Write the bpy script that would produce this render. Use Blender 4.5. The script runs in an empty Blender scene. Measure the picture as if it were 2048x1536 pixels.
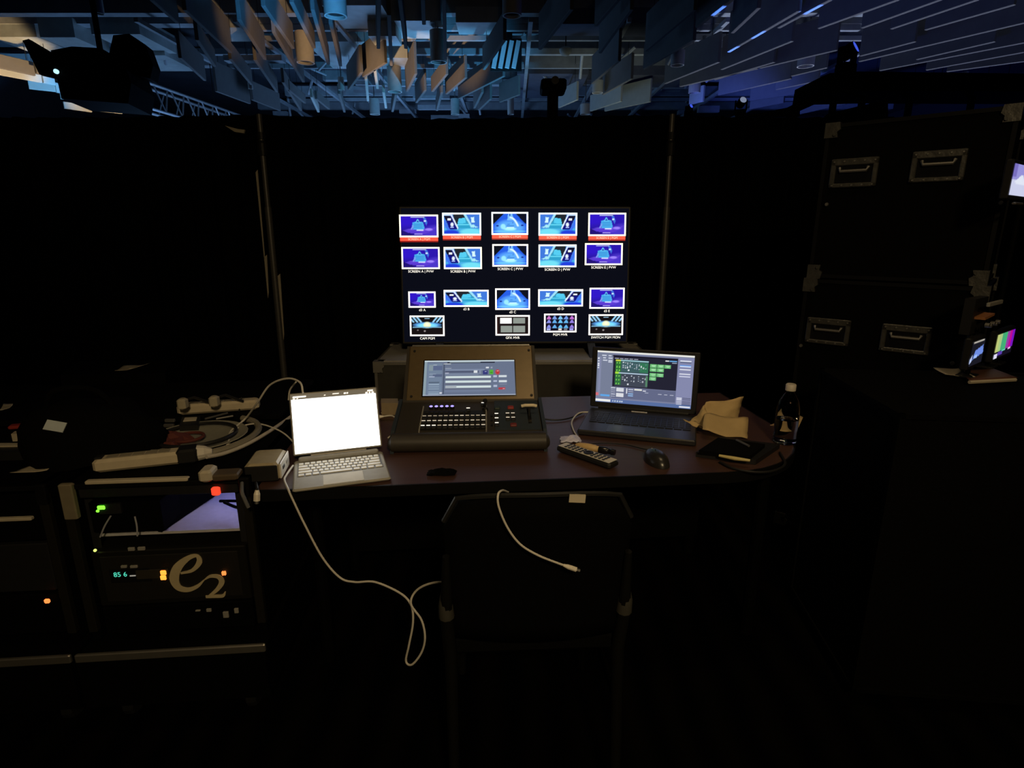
import bpy, math, random
import numpy as np
from mathutils import Vector, Matrix
random.seed(7)
SC = bpy.context.scene
COL = SC.collection
R = math.radians
# ------------------------------------------------------------------ camera, world, lights, exposure
CAM_H, PITCH, FPX = 1.44, R(14.7), 1170.0
cd = bpy.data.cameras.new('camera'); cam = bpy.data.objects.new('camera', cd); COL.objects.link(cam)
cam.location = (0, 0, CAM_H); cam.rotation_euler = (R(90) - PITCH, 0, 0)
cd.sensor_width = 36; cd.lens = FPX * 36 / 2048; cd.clip_start = .02; cd.clip_end = 200
SC.camera = cam
SC.view_settings.view_transform = 'Standard'
try: SC.view_settings.look = 'None'
except Exception: pass
SC.view_settings.gamma = 1; SC.view_settings.use_curve_mapping = False
SC.view_settings.exposure = 0
wd = bpy.data.worlds.new('world'); SC.world = wd; wd.use_nodes = True
wd.node_tree.nodes['Background'].inputs[0].default_value = (.6, .7, 1, 1)
wd.node_tree.nodes['Background'].inputs[1].default_value = .0006

def lamp(name, kind, loc, target, energy, color, size=.3, angle=60, blend=.6, spread=None):
    l = bpy.data.lights.new(name, kind); o = bpy.data.objects.new(name, l); COL.objects.link(o)
    l.energy = energy; l.color = color; o.location = loc
    o.rotation_euler = (Vector(target) - Vector(loc)).to_track_quat('-Z', 'Y').to_euler()
    if kind == 'AREA':
        l.size = size
        if spread: l.spread = R(spread)
    elif kind == 'SPOT':
        l.spot_size = R(angle); l.spot_blend = blend; l.shadow_soft_size = size
    else: l.shadow_soft_size = size
    return o
BLUE, CYAN, WARM = (.06, .16, 1), (.16, .5, 1), (1, .6, .28)
# dim warm work light behind the operator
lamp('work_light', 'AREA', (.5, -1.6, 2.75), (.0, 2.1, .9), 12, (1, .74, .40), .35, spread=90)
lamp('overhead_lamp', 'AREA', (.62, 1.35, 4.3), (.5, 1.8, .8), 2.2, (1, .74, .40), .4, spread=70)
# stage wash lights aimed up at the hung baffles, beyond the drape
lamp('stage_wash_right', 'AREA', (13, 15, 1.5), (10, 15, 6), 40, (.06, .12, 1), 3.0)
lamp('stage_wash_far_right', 'SPOT', (2.0, 14.5, 1.5), (8.0, 19.0, 5.0), 1900, (.10, .18, 1), .3, 44, .9)
lamp('stage_wash_near_right', 'SPOT', (2.5, 9.0, 1.5), (8.0, 13.5, 5.2), 130, (.04, .08, 1), .3, 70, .9)
lamp('stage_wash_centre', 'AREA', (-3.4, 20, 1.5), (-3.4, 19.5, 6), 200, (.22, .48, 1), 3.0)
lamp('stage_wash_left', 'AREA', (-9, 17, 1.5), (-8, 16, 6), 75, (.24, .5, 1), 2.5)
lamp('added_fill_right', 'AREA', (8, 12.8, 1.2), (8.0, 12.9, 6), 150, (.6, .7, 1), 8.0, spread=24)  # unseen upward fill added to brighten the right baffles' lower edges
lamp('added_fill_centre', 'AREA', (2.4, 16.2, 1.2), (2.4, 17.6, 6), 12, (.85, .95, .8), 3.0, spread=60)  # unseen fill added beneath the pale baffles to lift them
lamp('warm_spot_centre', 'SPOT', (-5.0, 12.0, 1.6), (-2.5, 15.6, 5.2), 1500, WARM, .08, 26, .6)
lamp('warm_spot_middle', 'SPOT', (-1.6, 9.6, 1.6), (-4.3, 12.9, 4.95), 900, WARM, .08, 24, .6)
lamp('warm_spot_left', 'SPOT', (-8.4, 13.6, 1.6), (-11.6, 15.2, 5.1), 1800, (1, .66, .32), .1, 22, .5)
lamp('warm_spot_far_left', 'SPOT', (-8.4, 17.0, 1.6), (-12.3, 19.6, 5.1), 1800, (1, .66, .32), .1, 20, .5)
lamp('cyan_spot_centre', 'SPOT', (-2.0, 8.8, 1.6), (-3.9, 11.2, 5.4), 1300, (.07, .42, 1), .1, 30, .6)
lamp('cyan_spot_far', 'SPOT', (.6, 14.0, 1.6), (-1.6, 16.6, 5.3), 900, (.10, .5, 1), .1, 60, .6)
lamp('cyan_spot_left', 'SPOT', (-7.8, 15.6, 1.6), (-11.9, 17.4, 5.0), 2600, (.16, .5, 1), .1, 34, .6)
for _n, _t in (('blue_beam_one', (3.53, 11.2)), ('blue_beam_two', (4.58, 13.4)), ('blue_beam_three', (4.70, 12.46)), ('blue_beam_four', (5.11, 11.15))):
    lamp(_n, 'SPOT', (_t[0] - .0, _t[1] - .1, 1.6), (_t[0], _t[1], 5.04), 4200, (.09, .24, 1), .03, 8, .3)

# ------------------------------------------------------------------ helpers
RX = Vector((1, 0, 0)); UP = Vector((0, math.sin(PITCH), math.cos(PITCH))); FW = Vector((0, math.cos(PITCH), -math.sin(PITCH)))
EYE = Vector((0, 0, CAM_H))
def ray(x, y): return FW + RX * ((x - 1024) / FPX) - UP * ((y - 768) / FPX)
def at_z(x, y, z): d = ray(x, y); return EYE + d * ((z - CAM_H) / d.z)
def at_y(x, y, Y): d = ray(x, y); return EYE + d * (Y / d.y)
def at_plane(x, y, p, n):
    d = ray(x, y); return EYE + d * ((Vector(p) - EYE).dot(n) / d.dot(n))
def lin(c): return tuple(((v / 255) / 12.92 if v / 255 <= .04045 else ((v / 255 + .055) / 1.055) ** 2.4) for v in c)

MATS = {}
def mat(name, color, rough=.5, metal=0, spec=.5, var=.15, scale=40, bump=0, emit=None, estr=1):
    if name in MATS: return MATS[name]
    m = bpy.data.materials.new(name); m.use_nodes = True; nt = m.node_tree
    b = nt.nodes['Principled BSDF']
    b.inputs['Roughness'].default_value = rough; b.inputs['Metallic'].default_value = metal
    b.inputs['Specular IOR Level'].default_value = spec
    tc = nt.nodes.new('ShaderNodeTexCoord'); nz = nt.nodes.new('ShaderNodeTexNoise')
    nz.inputs['Scale'].default_value = scale; nz.inputs['Detail'].default_value = 4
    nt.links.new(tc.outputs['Object'], nz.inputs['Vector'])
    mx = nt.nodes.new('ShaderNodeMix'); mx.data_type = 'RGBA'
    mx.inputs[6].default_value = (*[c * (1 - var) for c in color], 1)
    mx.inputs[7].default_value = (*[min(1, c * (1 + var)) for c in color], 1)
    nt.links.new(nz.outputs['Fac'], mx.inputs[0]); nt.links.new(mx.outputs[2], b.inputs['Base Color'])
    if bump:
        bp = nt.nodes.new('ShaderNodeBump'); bp.inputs['Strength'].default_value = bump; bp.inputs['Distance'].default_value = .01
        nt.links.new(nz.outputs['Fac'], bp.inputs['Height']); nt.links.new(bp.outputs['Normal'], b.inputs['Normal'])
    if emit:
        b.inputs['Emission Color'].default_value = (*emit, 1); b.inputs['Emission Strength'].default_value = estr
    MATS[name] = m; return m
def screen_mat(name, strength):
    m = bpy.data.materials.new(name); m.use_nodes = True; nt = m.node_tree
    b = nt.nodes['Principled BSDF']; b.inputs['Base Color'].default_value = (.004, .004, .005, 1); b.inputs['Roughness'].default_value = .6; b.inputs['Specular IOR Level'].default_value = .04
    a = nt.nodes.new('ShaderNodeAttribute'); a.attribute_name = 'picture'
    nt.links.new(a.outputs['Color'], b.inputs['Emission Color']); b.inputs['Emission Strength'].default_value = strength
    return m
def wood_mat():
    m = bpy.data.materials.new('mahogany'); m.use_nodes = True; nt = m.node_tree; b = nt.nodes['Principled BSDF']
    tc = nt.nodes.new('ShaderNodeTexCoord'); mp = nt.nodes.new('ShaderNodeMapping'); mp.inputs['Scale'].default_value = (2, 28, 28)
    nz = nt.nodes.new('ShaderNodeTexNoise'); nz.inputs['Scale'].default_value = 3; nz.inputs['Detail'].default_value = 8
    cr = nt.nodes.new('ShaderNodeValToRGB'); cr.color_ramp.elements[0].color = (.042, .020, .016, 1); cr.color_ramp.elements[1].color = (.085, .042, .033, 1)
    nt.links.new(tc.outputs['Object'], mp.inputs[0]); nt.links.new(mp.outputs[0], nz.inputs['Vector'])
    nt.links.new(nz.outputs['Fac'], cr.inputs[0]); nt.links.new(cr.outputs[0], b.inputs['Base Color'])
    b.inputs['Roughness'].default_value = .42; b.inputs['Specular IOR Level'].default_value = .35
    return m
def glow(name, rgb, s): return mat(name, rgb, .4, emit=rgb, estr=s, var=0)
WOOD = wood_mat()
BLK = mat('black_laminate', (.0022, .0022, .0021), .7, spec=.03)
BLK2 = mat('black_plastic', (.012, .012, .012), .5, spec=.3)
EDGE = mat('black_edge', (.005, .005, .005), .5, spec=.1)
BLKGL = mat('black_gloss', (.008, .008, .009), .18, spec=.5)
VELVET = mat('black_velour', (.0028, .0028, .003), .95, spec=.02, scale=120)
CLOTH = mat('black_cloth', (.0028, .0028, .0027), .9, spec=.05, scale=90, bump=.2)
ALU = mat('aluminium', (.42, .40, .36), .35, metal=.85, scale=15)
ALUD = mat('dull_aluminium', (.2, .19, .17), .5, metal=.6, scale=15)
ZINC = mat('zinc_corner', (.10, .098, .09), .42, metal=.7, scale=30, bump=.3)
STEEL = mat('satin_steel', (.30, .29, .27), .4, metal=.8)
WHITEP = mat('white_plastic', (.62, .58, .5), .45)
BEIGE = mat('beige_plastic', (.55, .47, .33), .55)
CABLEW = mat('white_cable_jacket', (.6, .57, .5), .5)
PAPER = mat('paper', (.5, .44, .32), .8, scale=25)
KRAFT = mat('kraft_paper', (.5, .36, .17), .85, scale=18, bump=.4)
GREYP = mat('grey_plastic', (.28, .27, .24), .45)
SILVK = mat('silver_tablet', (.34, .325, .28), .6, spec=.2)
KEYW = mat('pale_key', (.72, .70, .62), .5)
CONS = mat('console_brown_black', (.034, .029, .023), .5, spec=.35)
CONSB = mat('console_blue_black', (.028, .038, .048), .5, spec=.3)
BEZEL = mat('console_bezel', (.14, .10, .05), .36, metal=.35, spec=.4)
REDP = mat('red_plastic', (.3, .03, .02), .5)
DKRED = mat('dark_red_fabric', (.10, .018, .012), .8)
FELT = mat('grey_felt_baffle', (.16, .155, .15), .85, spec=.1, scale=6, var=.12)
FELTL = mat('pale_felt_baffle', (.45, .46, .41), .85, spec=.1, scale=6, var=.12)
LAMPG = mat('grey_lamp_shell', (.5, .49, .46), .5, scale=10)
DECK = mat('ceiling_deck', (.04, .045, .06), .8, scale=1.5, var=.5)
BEAMM = mat('ceiling_steel', (.34, .36, .38), .6, scale=4, var=.35)
DUCT = mat('galvanised_duct', (.5, .54, .52), .5, metal=.2, scale=5, var=.25)
WALLM = mat('hall_wall', (.03, .032, .04), .85, scale=1)
TRUSSM = mat('truss_aluminium', (.45, .45, .46), .4, metal=.6)
PIPE = mat('drape_pipe', (.13, .125, .115), .45, metal=.4)

def carpet_mat():
    m = bpy.data.materials.new('dark_carpet'); m.use_nodes = True; nt = m.node_tree; b = nt.nodes['Principled BSDF']
    tc = nt.nodes.new('ShaderNodeTexCoord'); w = nt.nodes.new('ShaderNodeTexWave'); w.inputs['Scale'].default_value = 2.2
    w.inputs['Distortion'].default_value = 3; w.inputs['Detail'].default_value = 3
    cr = nt.nodes.new('ShaderNodeValToRGB'); cr.color_ramp.elements[0].color = (.0012, .0012, .0012, 1); cr.color_ramp.elements[1].color = (.003, .0027, .0022, 1)
    nt.links.new(tc.outputs['Object'], w.inputs['Vector']); nt.links.new(w.outputs['Fac'], cr.inputs[0]); nt.links.new(cr.outputs[0], b.inputs['Base Color'])
    b.inputs['Roughness'].default_value = 1; b.inputs['Specular IOR Level'].default_value = 0
    return m

class MB:
    def __init__(s): s.v = []; s.f = []
    def add(s, vs, fs):
        n = len(s.v); s.v += [tuple(v) for v in vs]; s.f += [tuple(n + i for i in f) for f in fs]; return s
    def box(s, c, d, rot=None, ch=0):
        x, y, z = d[0] / 2, d[1] / 2, d[2] / 2
        if ch > 0:   # chamfered vertical/horizontal edges: rounded-rect prism with small top inset
            c1 = min(ch, x * .9, y * .9, z * .9)
            vs = []
            for zz, ins in ((-z, c1), (-z + c1, 0), (z - c1, 0), (z, c1)):
                a, b = x - ins, y - ins
                vs += [(-a + c1, -b, zz), (a - c1, -b, zz), (a, -b + c1, zz), (a, b - c1, zz), (a - c1, b, zz), (-a + c1, b, zz), (-a, b - c1, zz), (-a, -b + c1, zz)]
            fs = [tuple(range(7, -1, -1)), tuple(range(24, 32))]
            for k in range(3):
                for i in range(8): fs.append((k * 8 + i, k * 8 + (i + 1) % 8, k * 8 + 8 + (i + 1) % 8, k * 8 + 8 + i))
        else:
            vs = [(-x, -y, -z), (x, -y, -z), (x, y, -z), (-x, y, -z), (-x, -y, z), (x, -y, z), (x, y, z), (-x, y, z)]
            fs = [(3, 2, 1, 0), (4, 5, 6, 7), (0, 1, 5, 4), (1, 2, 6, 5), (2, 3, 7, 6), (3, 0, 4, 7)]
        c = Vector(c)
        vs = [c + (rot @ Vector(v) if rot else Vector(v)) for v in vs]
        return s.add(vs, fs)
    def prism(s, poly, axis, a, b):      # poly in the two other axes, extruded from a to b along axis
        def P(p, t):
            if axis == 'x': return (t, p[0], p[1])
            if axis == 'y': return (p[0], t, p[1])
            return (p[0], p[1], t)
        n = len(poly); vs = [P(p, a) for p in poly] + [P(p, b) for p in poly]
        fs = [tuple(range(n - 1, -1, -1)), tuple(range(n, 2 * n))] + [(i, (i + 1) % n, n + (i + 1) % n, n + i) for i in range(n)]
        return s.add(vs, fs)
    def tube(s, pts, r, n=8, cap=True):
        pts = [Vector(p) for p in pts]; m = len(pts); rs = r if isinstance(r, (list, tuple)) else [r] * m
        t0 = (pts[1] - pts[0]).normalized(); a = t0.orthogonal().normalized(); vs = []; base = []
        for i, p in enumerate(pts):
            t = (pts[min(i + 1, m - 1)] - pts[max(i - 1, 0)]).normalized()
            a = (a - t * a.dot(t)).normalized(); b = t.cross(a)
            vs += [p + (a * math.cos(2 * math.pi * k / n) + b * math.sin(2 * math.pi * k / n)) * rs[i] for k in range(n)]
        fs = [(i * n + k, i * n + (k + 1) % n, (i + 1) * n + (k + 1) % n, (i + 1) * n + k) for i in range(m - 1) for k in range(n)]
        if cap: fs += [tuple(range(n - 1, -1, -1)), tuple(range((m - 1) * n, m * n))]
        return s.add(vs, fs)
    def lathe(s, prof, c=(0, 0, 0), n=20, rot=None):   # prof list of (r, z)
        c = Vector(c); vs = []
        for r, z in prof:
            for k in range(n):
                v = Vector((r * math.cos(2 * math.pi * k / n), r * math.sin(2 * math.pi * k / n), z))
                vs.append(c + (rot @ v if rot else v))
        m = len(prof)
        fs = [(i * n + k, i * n + (k + 1) % n, (i + 1) * n + (k + 1) % n, (i + 1) * n + k) for i in range(m - 1) for k in range(n)]
        fs += [tuple(range(n - 1, -1, -1)), tuple(range((m - 1) * n, m * n))]
        return s.add(vs, fs)
    def build(s, name, material, parent=None, smooth=False, **props):
        me = bpy.data.meshes.new(name); me.from_pydata(s.v, [], s.f); me.update()
        if material: me.materials.append(material)
        if smooth:
            me.polygons.foreach_set('use_smooth', [True] * len(me.polygons))
            try: me.set_sharp_from_angle(angle=R(40))
            except Exception: pass
        return link(name, me, parent, **props)
def link(name, me, parent=None, **props):
    o = bpy.data.objects.new(name, me); COL.objects.link(o)
    if parent is not None: o.parent = parent
    for k, v in props.items(): o[k] = v
    return o
def thing(name, label, cat, loc=(0, 0, 0), rz=0, group=None):
    o = bpy.data.objects.new(name, None); COL.objects.link(o); o.empty_display_size = .05
    o.location = loc; o.rotation_euler = (0, 0, rz); o['label'] = label; o['category'] = cat
    if group: o['group'] = group
    return o
def tag(o, label, cat, group=None):
    o['label'] = label; o['category'] = cat
    if group: o['group'] = group
    return o
def copy_tree(o, parent=None):
    c = o.copy(); COL.objects.link(c); c.parent = parent
    for ch in list(o.children): copy_tree(ch, c)
    return c
def spline(pts, n=10):
    pts = [Vector(p) for p in pts]; out = []; P = [pts[0] * 2 - pts[1]] + pts + [pts[-1] * 2 - pts[-2]]
    for i in range(1, len(P) - 2):
        for k in range(n):
            t = k / n; a, b, c, d = P[i - 1], P[i], P[i + 1], P[i + 2]
            out.append(.5 * ((2 * b) + (c - a) * t + (2 * a - 5 * b + 4 * c - d) * t * t + (3 * b - a - 3 * c + d) * t ** 3))
    out.append(pts[-1]); return out
def text_mesh(s, size, depth=0, align='CENTER'):
    cu = bpy.data.curves.new('lettering', 'FONT'); cu.body = s; cu.size = size; cu.extrude = depth; cu.align_x = align; cu.align_y = 'CENTER'; cu.resolution_u = 3
    o = bpy.data.objects.new('lettering', cu); COL.objects.link(o)
    dg = bpy.context.evaluated_depsgraph_get(); me = bpy.data.meshes.new_from_object(o.evaluated_get(dg))
    bpy.data.objects.remove(o); return me
def rotmat(x=0, y=0, z=0): return Matrix.Rotation(z, 3, 'Z') @ Matrix.Rotation(y, 3, 'Y') @ Matrix.Rotation(x, 3, 'X')

# flat pictures shown on screens: a grid whose vertices carry the picture's colours (u right, v down)
class Pic:
    def __init__(s, nx, ny, bg):
        s.nx, s.ny = nx, ny; s.a = np.zeros((ny, nx, 3)); s.a[:] = lin(bg)
        s.U, s.V = np.meshgrid((np.arange(nx)) / (nx - 1), (np.arange(ny)) / (ny - 1))
    def rect(s, u0, v0, u1, v1, c, k=1):
        m = (s.U >= u0) & (s.U <= u1) & (s.V >= v0) & (s.V <= v1); s.a[m] = np.array(lin(c)) * k + s.a[m] * (1 - min(k, 1)) * 0; return s
    def mask(s, m, c): s.a[m] = lin(c); return s
    def poly(s, pts, c):
        m = np.zeros_like(s.U, bool); n = len(pts)
        for i in range(n):
            (x1, y1), (x2, y2) = pts[i], pts[(i + 1) % n]
            with np.errstate(divide='ignore', invalid='ignore'):
                cr = ((y1 > s.V) != (y2 > s.V)) & (s.U < (x2 - x1) * (s.V - y1) / ((y2 - y1) if y2 != y1 else 1e-9) + x1)
            m ^= cr
        return s.mask(m, c)
    def ell(s, cx, cy, rx, ry, c, k=1.0):
        d = ((s.U - cx) / rx) ** 2 + ((s.V - cy) / ry) ** 2; w = np.clip(1.6 - d * 1.6, 0, 1)[..., None] * k
        s.a = s.a * (1 - w) + np.array(lin(c)) * w; return s
    def mesh(s, name, w, h):
        nx, ny = s.nx, s.ny; vs = [((i / (nx - 1) - .5) * w, 0, (.5 - j / (ny - 1)) * h) for j in range(ny) for i in range(nx)]
        fs = [((j + 1) * nx + i, (j + 1) * nx + i + 1, j * nx + i + 1, j * nx + i) for j in range(ny - 1) for i in range(nx - 1)]
        me = bpy.data.meshes.new(name); me.from_pydata(vs, [], fs); me.update()
        at = me.color_attributes.new('picture', 'FLOAT_COLOR', 'POINT')
        flat = np.concatenate([s.a, np.ones((ny, nx, 1))], 2).reshape(-1).astype(np.float32); at.data.foreach_set('color', flat)
        return me
    def flip(s): s.a = s.a[:, ::-1].copy(); return s

# ------------------------------------------------------------------ the hall
def struct(name, mb, m, parent=None): return mb.build(name, m, parent, kind='structure')
struct('floor', MB().box((0, 11, -.05), (34, 36, .1)), carpet_mat())
DZ = CAM_H + 5.06
ceiling = struct('ceiling', MB().box((0, 11, DZ + .1), (34, 36, .2)), DECK)
struct('wall_back', MB().box((0, 29, 3.3), (34, .2, 6.6)), WALLM)
struct('wall_left', MB().box((-17, 11, 3.3), (.2, 36, 6.6)), WALLM)
struct('wall_right', MB().box((17, 11, 3.3), (.2, 36, 6.6)), WALLM)
struct('wall_front', MB().box((0, -7, 3.3), (34, .2, 6.6)), WALLM)
# ceiling steel: cross beams, pipes, ducts that the light picks out
for y, hh, dd, zz, x0, x1 in ((12, .35, .25, .30, -15, 13), (36, .32, .3, .32, -14, 9), (56, .12, .12, .55, -6, 8), (77, .10, .10, .6, -7, 9), (88, .4, .3, .3, -8, 8), (104, .14, .14, .55, -12, 4),
                              (122, .3, .3, .35, -15, 7), (133, .10, .10, .6, -8, 3), (152, .28, .25, .3, -6, 9), (166, .12, .12, .5, -5, 6), (183, .3, .25, .3, -8, 14), (199, .10, .1, .55, -7, 12), (212, .25, .25, .3, -10, 15)):
    Y = at_z(1024, y, DZ - zz).y
    MB().box(((x0 + x1) / 2, Y, DZ - zz), (x1 - x0, dd, hh)).build('beam', BEAMM, ceiling)
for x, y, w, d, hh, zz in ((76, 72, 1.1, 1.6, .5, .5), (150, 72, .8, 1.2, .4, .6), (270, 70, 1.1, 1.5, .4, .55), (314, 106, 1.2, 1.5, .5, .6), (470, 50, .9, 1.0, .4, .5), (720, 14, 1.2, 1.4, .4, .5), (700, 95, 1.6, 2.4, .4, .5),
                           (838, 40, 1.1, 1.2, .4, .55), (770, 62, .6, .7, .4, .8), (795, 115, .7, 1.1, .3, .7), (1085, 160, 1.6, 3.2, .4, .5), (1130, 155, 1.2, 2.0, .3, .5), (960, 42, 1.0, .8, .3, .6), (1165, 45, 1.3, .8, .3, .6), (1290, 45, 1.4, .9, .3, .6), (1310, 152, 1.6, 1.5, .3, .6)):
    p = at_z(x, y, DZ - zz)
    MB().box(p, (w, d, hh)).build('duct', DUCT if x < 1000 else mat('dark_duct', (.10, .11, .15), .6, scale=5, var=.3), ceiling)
for k in range(9):
    X = -8 + k * 2.1
    MB().box((X, 21, DZ - .72), (.09, 14, .09)).build('conduit', BEAMM, ceiling)
rng = random.Random(3)
for k in range(60):     # small brackets, boxes and short pipes between the beams
    X = rng.uniform(-9, 8); Y = rng.uniform(15.5, 27); L = rng.uniform(.3, 1.6)
    if rng.random() < .5: MB().box((X, Y, DZ - rng.uniform(.3, 1.0)), (L, rng.uniform(.06, .3), rng.uniform(.05, .25))).build('bracket', BEAMM, ceiling)
    else: MB().tube([(X, Y, DZ - .5), (X + rng.uniform(-.6, .6), Y + rng.uniform(.2, .8), DZ - rng.uniform(.5, 1.2))], .04, 6).build('pipe', BEAMM, ceiling)
vent = MB(); vp = at_z(1012, 108, DZ - 1.0)
vt = thing('air_grille', 'bright blue-white slotted air grille high behind the dark centre baffles', 'vent', vp)
MB().box((0, .1, 0), (.75, .06, .7)).build('frame', BLK2, vt)
for k in range(4): MB().box((-.24 + k * .16, .04, .0), (.1, .05, .6), rotmat(y=.2)).build('slat', mat('white_slat', (.8, .85, .9), .5), vt)
MB().box((0, .13, .66), (.3, .04, .62)).build('hanger', BLK2, vt)

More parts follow.
